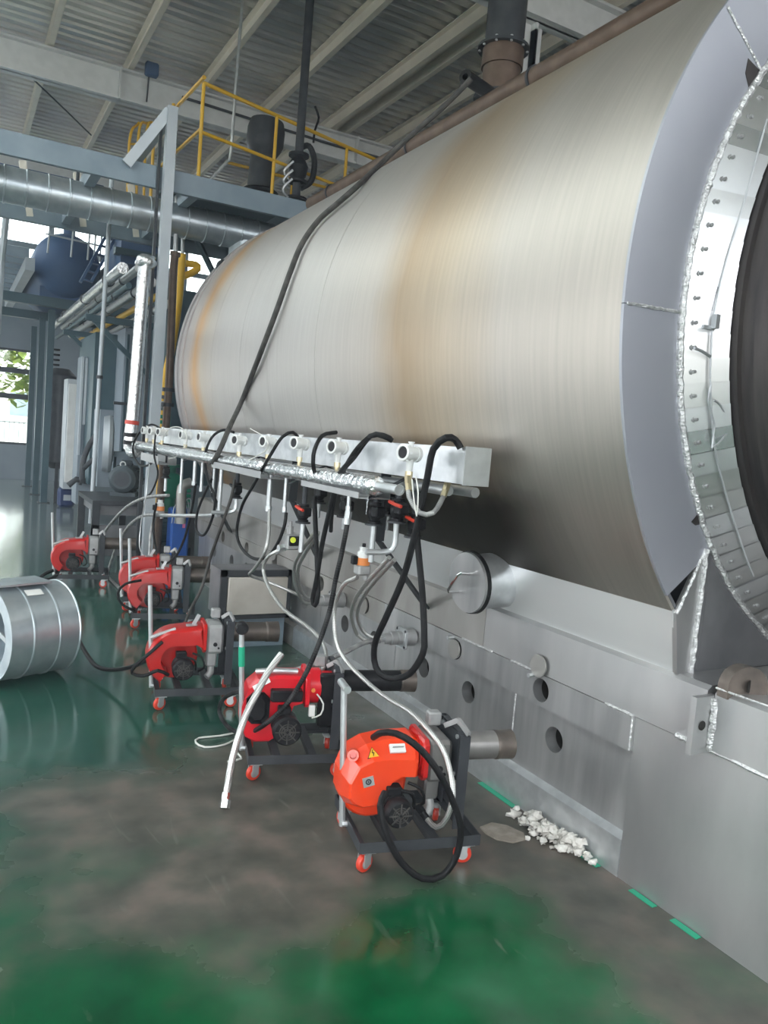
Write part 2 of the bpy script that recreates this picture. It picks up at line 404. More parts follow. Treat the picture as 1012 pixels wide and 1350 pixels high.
def thing(name, label, cat, loc, rz=0., group=None):
    o = bpy.data.objects.new(name, None); COL.objects.link(o); o.empty_display_size = .1
    o.location = V(loc); o.rotation_euler = (0, 0, rz); return tag(o, label, cat, group)
def copy_tree(o, parent=None):
    c = o.copy(); COL.objects.link(c)
    if parent is not None: c.parent = parent
    for ch in list(o.children): copy_tree(ch, c)
    return c
def dup(o, loc, rz, label):
    c = copy_tree(o); c.location = V(loc); c.rotation_euler = (0, 0, rz); c['label'] = label; return c

# ------------------------------------------------------------------ the setting
def struct(name, mb, m, parent=None, ang=35):
    o = mb.build(name, m, parent, ang)
    if parent is None: o['kind'] = 'structure'
    return o
struct('floor', MB().bx(-9, 16, -5, 20.5, -.12, 0), 'floor')
struct('trim_1', MB().bx(-70, 70, -40, 110, -.3, -.13), 'asphalt')          # the yard outside
YF = 20.5
def wall_with_openings(x0, x1, z0, z1, y, th, holes):
    mb = MB(); xs = sorted({x0, x1, *[h[0] for h in holes], *[h[1] for h in holes]}); zs = sorted({z0, z1, *[h[2] for h in holes], *[h[3] for h in holes]})
    for a, b in zip(xs, xs[1:]):
        for c, d in zip(zs, zs[1:]):
            if not any(h[0] <= (a + b) / 2 <= h[1] and h[2] <= (c + d) / 2 <= h[3] for h in holes): mb.bx(a, b, y, y + th, c, d)
    return mb
LOW = (-3.2, 1.62, .82, 3.05); HIGH = (-6, 13, 4.75, 6.15)
struct('wall_far', wall_with_openings(-9, 16, 0, 6.9, YF, .2, [LOW, HIGH]), 'wallgrey')
struct('wall_right', MB().bx(16, 16.2, -5, YF + .2, 0, 6.9), 'wallgrey')
def side_wall(name, axis, pos, a0, a1, holes):
    mb = MB(); xs = sorted({a0, a1, *[h[0] for h in holes], *[h[1] for h in holes]}); zs = sorted({0, 6.9, *[h[2] for h in holes], *[h[3] for h in holes]})
    for a, b in zip(xs, xs[1:]):
        for c, d in zip(zs, zs[1:]):
            if not any(h[0] <= (a + b) / 2 <= h[1] and h[2] <= (c + d) / 2 <= h[3] for h in holes):
                if axis == 'x': mb.bx(pos, pos - .2, a, b, c, d)
                else: mb.bx(a, b, pos, pos - .2, c, d)
    return struct(name, mb, 'wallgrey')
side_wall('wall_left', 'x', -9, -5.2, YF + .2, [(-3.5, 1.5, 1.1, 3.7), (2.5, 7.5, 1.1, 3.7), (8.5, 13.5, 1.1, 3.7), (14.5, 19.5, 1.1, 3.7)])
side_wall('wall_near', 'y', -5, -9, 16.2, [(-6.5, -.5, 0, 5.2), (1.5, 9, 3.2, 5.8)])
def window(name, hole, nx, zs, m):
    x0, x1, z0, z1 = hole; y = YF + .06; b = .05
    fr = MB()
    for z in (z0, z1): fr.bx(x0, x1, y - .05, y + .05, z - b, z + b)
    for x in (x0, x1): fr.bx(x - b, x + b, y - .05, y + .05, z0, z1)
    w = struct(name, fr, m)
    for i in range(1, nx):
        x = x0 + (x1 - x0) * i / nx; MB().bx(x - .04, x + .04, y - .04, y + .04, z0, z1).build('mullion', m, w)
    for z in zs: MB().bx(x0, x1, y - .05, y + .05, z - .06, z + .06).build('transom', m, w)
    zz = [z0] + list(zs) + [z1]
    for i in range(nx):
        for a, c in zip(zz, zz[1:]):
            MB().bx(x0 + (x1 - x0) * i / nx + .04, x0 + (x1 - x0) * (i + 1) / nx - .04, y - .004, y + .004, a + .05, c - .05).build('pane', 'pane', w)
    return w
window('window_1', LOW, 2, [1.95, 2.55], 'iron')
window('window_2', HIGH, 12, [5.45], 'bluegrey')
# roof: corrugated sheet, its ribs across the hall; purlins along the hall; tie beams across
ZR = 6.72
def corrugated(x0, x1, y0, y1, z, pitch=.2, h=.05):
    mb = MB(); y = y0
    while y < y1 - 1e-6:
        prof = [(y, z), (y + pitch * .55, z), (y + pitch * .66, z + h), (y + pitch * .89, z + h), (y + pitch, z)]
        for (a, za), (b, zb) in zip(prof, prof[1:]): mb.add([(x0, a, za), (x1, a, za), (x1, b, zb), (x0, b, zb)], [(0, 1, 2, 3)])
        y += pitch
    return mb
ceil = struct('ceiling', corrugated(-1.3, 16, -4.9, 12.1, ZR), 'roof', None, 20)
corrugated(-1.3, 16, 12.1, 20.5, ZR).build('roof_sheet', 'roof_pale', ceil, 20)
corrugated(-9, -4.3, -4.9, 20.5, ZR).build('roof_sheet', 'roof', ceil, 20)
sky = struct('added_skylight', MB().bx(-4.34, -4.26, -4.9, 20.5, ZR - .06, ZR + .06).bx(-1.34, -1.26, -4.9, 20.5, ZR - .06, ZR + .06), 'white')  # unseen skylight strip, added to light the barrel top and the floor
for k in range(12):
    y = -4.9 + k * 2.1; MB().bx(-4.26, -1.34, y + .03, y + 2.07, ZR, ZR + .012).build('pane', 'pane', sky)  # panes of the added, unseen skylight
def c_section(p0, p1, wdt, h):
    mb = MB(); p0, p1 = V(p0), V(p1)
    a, b, d = frame(p1 - p0)
    t = .012
    for off, ww, hh in ((V((0, 0, 0)), t, h), (b * h / 2 + a * wdt / 2, wdt, t), (-b * h / 2 + a * wdt / 2, wdt, t)):
        mb.beam(p0 + off, p1 + off, ww, hh)
    return mb
for k in range(-9, 15):
    x = 1.03 + 1.04 * k
    c_section((x, -4.8, ZR - .12), (x, 20.4, ZR - .12), .07, .2).build('purlin', 'cream', ceil)
    if k in (4, ): c_section((x + .26, -4.8, ZR - .12), (x + .26, 20.4, ZR - .12), .07, .2).build('purlin', 'cream', ceil)
def i_beam(p0, p1, fl, h, t=.03):
    mb = MB(); p0, p1 = V(p0), V(p1); a, b, d = frame(p1 - p0)
    mb.beam(p0, p1, t, h)
    for s in (-1, 1): mb.beam(p0 + V((0, 0, s * (h / 2 - t / 2))), p1 + V((0, 0, s * (h / 2 - t / 2))), fl, t)
    return mb
for y in (12.05, 6.9, 1.75, -3.4, 17.2):
    r = i_beam((-9, y, 6.26), (16, y, 6.26), .2, .42)
    rb = r.build('tie_beam', 'white', ceil)
    if y == 12.05:
        for x in (1.9, 3.05, 5.6):
            MB().bx(x - .01, x + .01, y - .13, y + .13, 6.05, 6.47).build('stiffener_plate', 'white', rb)
colm = i_beam((5.17, 7.0, 0), (5.17, 7.0, 6.1), .2, .26).build('trim_2', 'white'); colm['kind'] = 'structure'

# ------------------------------------------------------------------ pyrolysis furnace
XC, ZC, RO, RI, Y0, Y1 = 3.49, 2.162, 1.63, 1.372, 1.9, 7.8
XW = 2.31
F = thing('pyrolysis_furnace', 'huge horizontal stainless clad furnace barrel on a long steel base filling the right side', 'furnace', (XC, Y0, 0))
A0, A1 = math.radians(-45), math.radians(221.5)
def arc_shell(y0, y1, r, a0=A0, a1=A1, n=96, th=.012):
    mb = MB(); rings = []
    for (y, q) in ((y0, r - th), (y0, r), (y1, r), (y1, r - th)):
        rings.append([V((XC + q * math.cos(a0 + (a1 - a0) * i / n), y, ZC + q * math.sin(a0 + (a1 - a0) * i / n))) for i in range(n + 1)])
    return mb.loft(rings + [rings[0]], closed=False, caps=False)
cuts = [1.9, 4.35, 5.15, 5.75, 6.5, 7.15, 7.42]
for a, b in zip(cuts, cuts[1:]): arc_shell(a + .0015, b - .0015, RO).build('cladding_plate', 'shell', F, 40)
arc_shell(1.9, 7.78, RO - .012).build('inner_shell', 'dark_plate', F, 40)
for y0, y1, r in ((7.422, 7.50, RO + .012), (7.50, 7.60, RO - .006), (7.60, 7.68, RO + .01), (7.68, 7.8, RO - .03)):
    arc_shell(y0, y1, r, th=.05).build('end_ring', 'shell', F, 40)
MB().lathe((XC, 7.7, ZC), (0, 1, 0), [(0, 0), (0, RO - .05), (.09, RO - .06), (.14, RO - .15), (.16, 0)], 64).build('end_plate', 'dark_plate', F)
# skirt under the barrel, upper rail, cover strip, recessed lower panels, sill
def prism_y(prof, y0, y1):
    return MB().loft([[V((x, y0, z)) for x, z in prof], [V((x, y1, z)) for x, z in prof]])
cx_, cz_ = XC + RO * math.cos(A1), ZC + RO * math.sin(A1)
for a, b in ((1.9, 4.1), (4.1, 6.2), (6.2, 7.75)):
    prism_y([(cx_ - .006, cz_ + .01), (XW + .012, .855), (XW + .03, .855), (cx_ + .02, cz_ + .02)], a + .001, b - .001).build('skirt_plate', 'skirt', F)
for a, b in ((.5, 1.715), (1.745, 3.03), (3.033, 5.2), (5.203, 8.2)):
    prism_y([(XW - .008, .645), (XW - .008, .845), (XW + .012, .86), (XW + .3, .862), (XW + .3, .645)], a, b).build('upper_rail', 'steel_dirty' if a > 1.8 else 'steel', F)
MB().bx(XW + .25, 4.9, .5, 1.88, .60, .858).build('front_deck', 'steel_dirty', F)
MB().bx(XW + .16, 4.9, .5, 8.2, .01, .60).build('base_core', 'dark_plate', F)
MB().bx(XW + .28, 4.9, 1.9, 8.2, .60, .85).build('saddle_core', 'dark_plate', F)
MB().bx(XW, XW + .1, .5, 2.05, .0, .64).build('base_plate', 'steel', F)
def plate_holes(y0, y1, z0, z1, x, holes, th=.02, n=20):
    mb = MB(); hs = sorted(holes); pos = y0
    def quad(ya, yb): 
        if yb - ya > 1e-4: mb.add([(x, ya, z0), (x, yb, z0), (x, yb, z1), (x, ya, z1)], [(0, 1, 2, 3)])
    for (hy, hz, r) in hs:
        a = r + .012; quad(pos, hy - a); pos = hy + a
        out, inn, inb = [], [], []
        cor = [math.atan2(zz - hz, sy * a) % (2 * PI) for zz in (z0, z1) for sy in (-1, 1)]
        angs = sorted([2 * PI * (i + .37) / (n * 2) for i in range(n * 2)] + cor)
        for th_ in angs:
            c, s = math.cos(th_), math.sin(th_)
            inn.append(V((x, hy + r * c, hz + r * s))); inb.append(V((x + th, hy + r * c, hz + r * s)))
            ky = a / abs(c) if abs(c) > 1e-9 else 1e9
            kz = ((z1 - hz) if s > 0 else (hz - z0)) / abs(s) if abs(s) > 1e-9 else 1e9
            k = min(ky, kz); out.append(V((x, hy + k * c, hz + k * s)))
        mb.loft([out, inn, inb], True, False)
    quad(pos, y1)
    mb.add([(x, y0, z1), (x, y1, z1), (x + th, y1, z1), (x + th, y0, z1)], [(0, 1, 2, 3)])
    mb.add([(x, y0, z0), (x, y1, z0), (x + th, y1, z0), (x + th, y0, z0)], [(0, 1, 2, 3)])
    mb.add([(x, y0, z0), (x, y0, z1), (x + th, y0, z1), (x + th, y0, z0)], [(0, 1, 2, 3)])
    mb.add([(x, y1, z0), (x, y1, z1), (x + th, y1, z1), (x + th, y1, z0)], [(0, 1, 2, 3)])
    return mb
UP = [2.58, 3.25, 4.27, 4.95, 5.86, 6.55, 7.24]
UZ, UR = .575, .052
for a, b in ((2.05, 4.02), (4.022, 6.2), (6.202, 8.2)):
    plate_holes(a, b, .507, .643, XW - .014, [(y, UZ, UR) for y in UP if a < y < b], .05).build('cover_strip', 'steel_dirty' if a > 4 else 'panel', F, 0)
LO = [2.51, 3.165, 3.60, 4.19, 4.61, 5.3, 6.0, 6.65, 7.07, 7.62]
for a, b in ((2.055, 2.79), (2.794, 3.92), (3.924, 5.0), (5.004, 6.3), (6.304, 8.2)):
    plate_holes(a, b, .155, .505, XW + .028, [(y, .372, .056) for y in LO if a < y < b], .06).build('access_panel', 'panel', F, 0)
for y in LO:
    MB().lathe((XW + .03, y, .372), (1, 0, 0), [(0.002, .062), (.11, .062), (.112, 0)], 20).build('burner_port', 'darkint', F)
for y in UP:
    MB().lathe((XW - .01, y, UZ), (1, 0, 0), [(0.002, .058), (.12, .058), (.122, 0)], 20).build('burner_port', 'darkint', F)
for a, b in ((2.05, 3.3), (3.3, 5.4), (5.4, 8.2)):
    prism_y([(XW - .003, 0), (XW - .003, .15), (XW + .03, .172), (XW + .1, .172), (XW + .1, 0)], a + .001, b).build('sill', 'steel_bright' if a < 5 else 'steel_dirty', F)
# port covers swung on a pin
for y, ang, zz in ((2.60, .5, .105), (3.25, 0, 0), (4.27, 0, 0), (5.86, .3, .06)):
    c = V((XW - .020, y, UZ + zz))
    k = MB().lathe(c, (-1, 0, 0), [(0, 0), (0, .05), (.008, .05), (.008, 0)], 24).build('port_cover', 'steel_dirty', F)
    MB().cyl((XW - .012, y + .03, UZ + .055), (XW - .05, y + .03, UZ + .055), .010, n=8).build('pivot_pin', 'zinc', k)
def weld(pts, r, n=6, step=.012):
    P = spline(pts, step); return MB().tube([p + V((random.uniform(-1, 1), random.uniform(-1, 1), random.uniform(-1, 1))) * r * .2 for p in P], lambda t: r * random.uniform(.85, 1.12), n, False)
# front annulus ring of four welded plates
def arc_ring(a0, a1, r0, r1, y0, y1, n=30, th=.012):
    rings = []
    for r, y in ((r0, y0), (r1, y1), (r1, y1 + th), (r0, y0 + th)):
        rings.append([V((XC + r * math.cos(a0 + (a1 - a0) * i / n), y, ZC + r * math.sin(a0 + (a1 - a0) * i / n))) for i in range(n + 1)])
    return MB().loft(rings + [rings[0]], False, False)
D = math.radians
seams = [-45, 20, 75, 144.5, 182, 218.5]
for a, b in zip(seams, seams[1:]):
    arc_ring(D(a) + .0008, D(b) - .0008, RI - .01, RO + .002, Y0 - .013, Y0 - .013).build('front_ring_plate', 'annulus', F)
def pol(r, deg, y): return V((XC + r * math.cos(D(deg)), y, ZC + r * math.sin(D(deg))))
for s in (75, 144.5, 182): weld([pol(RI, s, Y0 - .014), pol((RI + RO) / 2, s, Y0 - .014), pol(RO - .01, s, Y0 - .014)], .006).build('weld_bead', 'weld', F)
weld([pol(RI, s, Y0 - .018) for s in range(60, 262, 4)], .013).build('weld_bead', 'weld', F)
# flat dark pieces painting the shade of gaps where the weld is broken
for dg, w_, r_ in ((146.5, 1.9, .075), (212.5, 1.0, .045), (139.5, .6, .03)):
    P = [pol(RI - .004, dg - w_, Y0 - .0135), pol(RI - .004, dg + w_, Y0 - .0135), pol(RI + r_ * .7, dg + w_ * .4, Y0 - .0135), pol(RI + r_, dg - w_ * .5, Y0 - .0135)]
    MB().loft([P, [p + V((0, -.002, 0)) for p in P]]).build('weld_gap_patch', 'soot_and_gap_shade', F, 0)
# corner plates under the ring
lp = at(930, 724, Y=Y0 - .013); lb = at(908, 893, Y=Y0 - .013); oc = V((cx_, Y0 - .013, cz_)); ob = V((XW, Y0 - .013, .86))
MB().loft([[p + V((0, d, 0)) for p in (oc, lp, lb, ob)] for d in (0, .02)]).build('corner_plate', 'steel', F)
weld([oc, (oc + lp) / 2, lp], .008).build('weld_bead', 'weld', F)
weld([lp + V((0, -.004, 0)), (lp + lb) / 2 + V((0, -.004, 0)), lb + V((0, -.004, 0))], .011).build('weld_bead', 'weld', F)
ang_ = [218 + i * 2.6 for i in range(19)]
inner = [pol(RI - .01, a, Y0 - .012) for a in ang_]
mbp = MB()
for p, q in zip(inner, inner[1:]): mbp.loft([[V((t.x, t.y + d, z)) for t, z in ((p, p.z), (q, q.z), (q, .858), (p, .858))] for d in (0, .02)])
mbp.build('lower_front_plate', 'dark_plate', F)  # both lower plates: shade under the drum is put into their dark colour
MB().loft([[p + V((0, d, 0)) for p in (lp, inner[0], V((inner[0].x, Y0 - .013, .858)), lb)] for d in (0.002, .018)]).build('lower_front_plate', 'dark_plate', F)
# overlapping seal plates with a bolt on each
RS, YS = 1.2535, 1.782
stp = 3.45
k = 0; a = 92.
while a < 272:
    w = stp if k % 7 else stp
    n = 4; rings = []
    lift = .009
    for rr, yy, q in ((RI - .008, Y0 - .02, 0), (RS, YS, 0), (RS, YS + .004, 1), (RI - .008, Y0 - .016, 1)):
        row = []
        for i in range(n + 1):
            t = i / n; th = D(a + (stp * 1.12) * t); y = yy - (lift if rr > 1.3 else .003) * (1 - t)
            row.append(V((XC + rr * math.cos(th), y, ZC + rr * math.sin(th))))
        rings.append(row)
    sp = MB().loft(rings + [rings[0]], False, False).build('seal_plate', 'scale%d' % random.choice((0, 1, 1, 2, 2)), F, 25)
    nrm = V((-.6 * math.cos(D(a + stp / 2)) * 0, -1, 0))
    c = pol(RI - .032, a + stp / 2, Y0 - .037)
    rad = V((math.cos(D(a + stp / 2)), 0, math.sin(D(a + stp / 2)))); nn = (V((0, -1, 0)) * .71 - rad * -.0 + rad * -.7).normalized() if False else V((0, -1, 0)) * .7 + rad * -.7
    nn = -(-V((0, -1, 0)) * .72 - rad * .0); nn = (V((0, -1, 0)) * .72 + rad * .69).normalized() if False else V((0, -1, 0))
    MB().lathe(c + V((0, .012, 0)), nn, [(0, 0), (0, .017), (.005, .017), (.005, .011), (.018, .011), (.018, .006), (.030, .006), (.030, 0)], 8).build('bolt', 'cast', sp, 25)
    a += stp; k += 1
# rotating drum end inside the seal
R = thing('rotating_drum', 'blackened steel drum end inside the bolted seal ring', 'drum', (XC, 1.2, ZC))
MB().lathe((XC, 2.1, ZC), (0, -1, 0), [(0, 1.2), (.30, RS - .006), (.345, RS - .004), (.35, RS - .02), (.40, RS - .02), (.405, RS - .006), (1.0, RS - .02), (1.02, RS - .06)], 128).build('drum_wall', 'soot_and_gap_shade', R)
MB().lathe((XC, 1.1, ZC), (0, -1, 0), [(0, RS - .06), (.0, 0)], 96).build('drum_door', 'soot_and_gap_shade', R)
for y in (1.62, 1.45): MB().lathe((XC, y, ZC), (0, -1, 0), [(0, RS - .02), (0, RS + .004), (.035, RS + .004), (.035, RS - .02)], 128).build('drum_rib', 'iron', R)
# thin wires hanging over the seal ring
wr = [(1011, 157), (980, 267), (958, 340), (941, 413), (937, 460), (936, 507), (940, 573), (948, 620), (965, 680), (983, 735), (993, 760)]
wi = MB().tube([at(x, y, Y=1.80) for x, y in wr], .0035, 6).tube([at(x, y, Y=1.795) for x, y in ((937, 507), (933, 530), (942, 560), (938, 590), (955, 575), (961, 560), (950, 535), (941, 528))], .003, 6).tube([at(x, y, Y=1.795) for x, y in ((936, 470), (925, 463), (915, 459))], .005, 6)
tag(wi.build('thermocouple_wire', 'zinc'), 'thin twisted grey wire hanging down over the bolted seal plates', 'wire')
tb = MB().box(at(933, 432, Y=1.80), (.05, .01, .012)).box(at(943, 424, Y=1.79), (.018, .02, .045))
tag(tb.build('wire_bracket', 'zinc'), 'small metal bracket holding the wire halfway up the bolted seal plates', 'bracket')
# lugs
lc = V((XW + .055, 1.66, .86))
pr = [V((0, math.cos(t) * .075, math.sin(t) * .075 + .02)) for t in [PI * i / 14 for i in range(15)]] + [V((0, -.075, -.02)), V((0, .075, -.02))]
dv = V((.86, -.5, 0)).normalized(); lat = V((.5, .86, 0))
lugs = MB()
def lugring(o): return [lc + V((1, 0, 0)) * p.y * .9 + V((0, -.35, 0)) * p.y * 1 + V((0, 0, p.z)) + V((.1, 1, 0)) * o for p in pr]
lugs.loft([lugring(-.022), lugring(.022)])
lg = lugs.build('lifting_lug', 'tip', F)
hp = lc + V((0, 0, .028)) + V((.1, 1, 0)) * -.022
MB().lathe(hp + V((-.001, -.003, 0)), V((.33, -1, 0)), [(0, 0), (0, .022), (.0015, .022), (.002, 0)], 16).build('lug_hole', 'darkint', lg)
MB().box((XW - .045, 1.728, .735), (.10, .022, .20)).build('stop_block', 'steel', F)
blk = [o for o in F.children if o.name.startswith('stop_block')][0]
MB().lathe((XW - .055, 1.7165, .735), (0, -1, 0), [(0, 0), (0, .017), (.001, .017), (.0015, 0)], 16).build('bolt_hole', 'darkint', blk)
weld([(XW - .01, 1.712, .65), (XW - .012, 1.708, .74), (XW - .01, 1.712, .83)], .012).build('weld_bead', 'weld', F)
weld([(XW - .004, .6, .643), (XW - .006, 1.2, .643), (XW - .004, 1.75, .643)], .008).build('weld_bead', 'weld', F)
weld([(XW - .01, 1.76, .645), (XW - .012, 1.85, .645)], .010).build('weld_bead', 'weld', F)
for a, b in ((2.05, 2.2), (2.95, 3.2), (2.62, 2.8)): weld([(XW - .012, a, .645), (XW - .012, (a + b) / 2, .645), (XW - .012, b, .645)], .006).build('weld_bead', 'weld', F)
for p, q in (((XW - .012, 1.712, .865), (XW + .02, .8, .87)), ((XW + .03, 2.06, .16), (XW + .03, 2.06, .5)), ((XW - .016, 2.052, .51), (XW - .016, 2.052, .64)), ((XW + .026, 2.792, .17), (XW + .026, 2.792, .5))):
    p, q = V(p), V(q); weld([p, (p + q) / 2, q], .004).build('weld_bead', 'weld', F)
# round hatch
h0 = at(615, 768, X=2.10); ax = V((1, .03, .05)).normalized()
H = MB().lathe(h0 + ax * .03, ax, [(0, .128), (.24, .132)], 32).build('hatch_neck', 'steel_bright', F)
MB().lathe(h0 + ax * .012, ax, [(0, .138), (.0, .146), (.018, .148), (.022, .13)], 36).build('gasket', 'rubber', H)
ld = MB().lathe(h0, ax, [(0, 0), (0, .140), (.012, .142), (.013, 0)], 36).build('hatch_lid', 'panel', F)
hh = [h0 + V((-.002, .03, .062)), h0 + V((-.035, .035, .064)), h0 + V((-.06, .06, .06)), h0 + V((-.08, .11, -.035)), h0 + V((-.06, .115, -.055)), h0 + V((-.03, .09, -.06)), h0 + V((.0, .08, -.06))]
hh = [h0 + V((x, y, z)) for x, y, z in ((0, -.02, .045), (-.05, -.02, .047), (-.06, -.01, .04), (-.06, .055, -.045), (-.055, .06, -.055), (0, .06, -.055))]
MB().tube(hh, .0075, 8, False).build('hatch_handle', 'chrome', ld)

# ------------------------------------------------------------------ burner carts
def castor(mbs, x, y, root, swing):
    """swivel castor: fork is a part, the red wheel its sub-part"""
    f = MB().box((x, y, .080), (.055, .05, .006)).cyl((x, y, .066), (x, y, .08), .018, n=10)
    c, s = math.cos(swing), math.sin(swing); ox, oy = -.012 * c, -.012 * s
    rot = M4.Rotation(swing, 3, 'Z')
    for q in (-1, 1): f.box((x + ox - s * q * .017, y + oy + c * q * .017, .052), (.034, .004, .046), rot)
    fo = f.build('castor_fork', 'zinc', root, local=True)
    d = V((-s, c, 0)); w = MB().lathe(V((x + ox, y + oy, .036)) - d * .0125, d, [(0, 0), (0, .026), (.002, .033), (.006, .036), (.019, .036), (.023, .033), (.025, .026), (.025, 0)], 20)
    wh = w.build('castor_wheel', 'castor', fo, local=True)
    hub = MB().lathe(V((x + ox, y + oy, .036)) - d * .0145, d, [(0, 0), (0, .007), (.001, .007), (.001, .021), (.028, .021), (.028, .007), (.029, 0)], 16)
    hub.build('wheel_hub', 'zinc', fo, local=True)
def motor_parts(root, c, r, y0, y1, paint='black'):
    """fan motor: finned body, slotted guard, terminal box"""
    mb = MB(); L = y1 - y0
    prof = [(0, 0), (0, r * .96), (.012, r)]
    t = .016
    while t < L * .62:
        prof += [(t, r), (t + .002, r * .9), (t + .006, r * .9), (t + .008, r)]; t += .012
    prof += [(L * .66, r), (L * .66, r * 1.06), (L - .012, r * 1.06), (L, r * .9), (L, r * .62), (L - .004, r * .60), (L - .004, 0)]
    mb.lathe((c[0], y1, c[1]), (0, -1, 0), prof, 28)
    m = mb.build('fan_motor', paint, root, local=True)
    g = MB()
    for q in (.25, .42, .58): g.lathe((c[0], y0 + .003, c[1]), (0, -1, 0), [(0, r * (q - .03)), (.005, r * (q - .03)), (.005, r * (q + .03)), (0, r * (q + .03))], 20)
    for i in range(8):
        a = PI * 2 * i / 8; p = V((c[0] + r * .12 * math.cos(a), y0 - .001, c[1] + r * .12 * math.sin(a))); q = V((c[0] + r * .88 * math.cos(a), y0 - .001, c[1] + r * .88 * math.sin(a)))
        g.beam(p, q, .006, .005)
    g.build('fan_guard', 'rubber_grey', m, local=True)
    MB().cbox((c[0] - .01, (y0 + y1) / 2 + .015, c[1] + r + .014), (.06, .05, .034), .005).build('terminal_box', paint, m, local=True)
    return m
def cart(root, hz=.53, hy=.0, hx=-.262, top='tee', handle=True, bar='zinc'):
    fr = MB(); z0, z1, t = .085, .127, .004
    for y in (-.2, .2):
        s = 1 if y > 0 else -1
        fr.bx(-.225, .255, y - t / 2, y + t / 2, z0, z1).bx(-.225, .255, y, y - s * .036, z0, z0 + t)
    for x in (-.225, .255):
        s = 1 if x > 0 else -1
        fr.bx(x - t / 2, x + t / 2, -.2, .2, z0, z1).bx(x, x - s * .036, -.2, .2, z0, z0 + t)
    fr.bx(-.11, -.075, -.2, .2, z0, z0 + .03).bx(.06, .095, -.2, .2, z0, z0 + .03)
    fr.build('cart_frame', 'iron', root, local=True)
    for i, (x, y) in enumerate(((-.185, -.165), (.215, -.165), (-.185, .165), (.215, .165))): castor(None, x, y, root, .5 - .8 * i)
    if handle:
        z = z1 + hz
        h = MB().tube([(hx + .018, hy, z0 + .01), (hx - .02, hy, z)], .0125, 10, False)
        h.cyl((hx + .012, hy - .012, .108), (hx + .034, hy - .012, .108), .011, n=6)
        ho = h.build('push_handle', bar, root, local=True)
        if top == 'tee': MB().cyl((hx - .02, hy - .055, z + .002), (hx - .02, hy + .05, z + .002), .015, n=12).build('handle_grip', 'zinc', ho, local=True)
        elif top == 'knob':
            MB().lathe((hx - .02, hy - .03, z + .01), (0, 1, 0), [(0, 0), (0, .024), (.006, .030), (.04, .030), (.046, .02), (.046, 0)], 18).build('handle_knob', 'black', ho, local=True)
            p0, p1 = V((hx + .018, hy, z0 + .01)), V((hx - .02, hy, z))
            MB().tube([p0.lerp(p1, .70), p0.lerp(p1, .86)], .0155, 10, False).build('green_tape_wrap', 'tape', ho, local=True)
    return fr
def mount(root, tube='tube', zn=.403, length=.45, r=.056, tipc='tip'):
    """two uprights, mounting plate, blast tube with its tip"""
    for y in (-.142, .118):
        s = 1 if y < 0 else -1
        u = MB().bx(.160, .202, y - .003, y + .003, .127, .497).bx(.197, .203, y, y + s * .042, .127, .497)
        u.build('upright', 'iron', root, local=True)
    p = MB().cbox((.180, -.01, zn), (.014, .21, .20), .02, 0).bx(.172, .19, -.14, .118, .47, .49)
    po = p.build('mounting_plate', 'iron', root, local=True)
    for y in (-.09, .07):
        for z in (-.075, .075): MB().lathe((.172, y, zn + z), (-1, 0, 0), [(0, .009), (.008, .009), (.008, 0)], 6).build('bolt', 'zinc', po, local=True)
    b = MB().cbox((.118, .05, .505), (.055, .05, .055), .006).beam((.15, .0, .49), (.185, -.05, .53), .012, .02).beam((.185, -.05, .53), (.20, -.13, .50), .012, .02)
    b.build('hinge_bracket', 'cast', root, local=True)
    t = MB().lathe((.186, 0, zn), (1, 0, 0), [(0, r * 1.12), (.01, r * 1.12), (.012, r), (length - .186 - .075, r), (length - .186 - .074, r * .9), (0, r * .9)], 32).build('blast_tube', tube, root, local=True)
    MB().lathe((length - .078, 0, zn), (1, 0, 0), [(0, r), (.004, r * 1.05), (.016, r * 1.06), (.02, r * 1.03), (.068, r * 1.07), (.078, r * 1.07), (.078, r * .95), (.03, r * .9), (.03, 0)], 32).build('tube_tip', tipc, t, local=True)
def faceted_cover(root, m):
    fr = [(-.255, .25), (-.257, .31), (-.225, .375), (-.17, .40), (-.10, .405), (.0, .40), (.014, .385), (.012, .328), (-.046, .331), (-.085, .309), (-.12, .253), (-.152, .217), (-.20, .212), (-.235, .228)]
    ou = [(-.272, .235), (-.272, .32), (-.246, .395), (-.18, .432), (-.10, .448), (.012, .452), (.035, .44), (.035, .31), (-.04, .31), (-.08, .29), (-.11, .235), (-.145, .19), (-.20, .18), (-.25, .20)]
    def ring(a, y, k=1.): 
        cx = sum(p[0] for p in a) / len(a); cz = sum(p[1] for p in a) / len(a)
        return [V((cx + (x - cx) * k, y, cz + (z - cz) * k)) for x, z in a]
    mb = MB().loft([ring(fr, -.105, .94), ring(fr, -.098), ring([((a[0] + b[0] * 2) / 3, (a[1] + b[1] * 2) / 3) for a, b in zip(fr, ou)], -.045), ring(ou, -.02), ring(ou, .085), ring(ou, .095, .93)])
    c = mb.build('fan_cover', m, root, 14, local=True)
    # raised front facet line and air inlet boss
    MB().lathe((-.232, -.03, .395), (-.25, -.9, .3), [(0, .026), (.05, .022), (.05, .014), (.02, .012), (.02, 0)], 14).build('cable_boss', m, c, local=True)
    bk = MB().lathe((-.135, -.01, .265), (0, 1, 0), [(0, 0), (0, .128), (.01, .138), (.09, .138), (.10, .12), (.10, 0)], 30)
    bk.build('fan_housing', m, root, local=True)
    return c
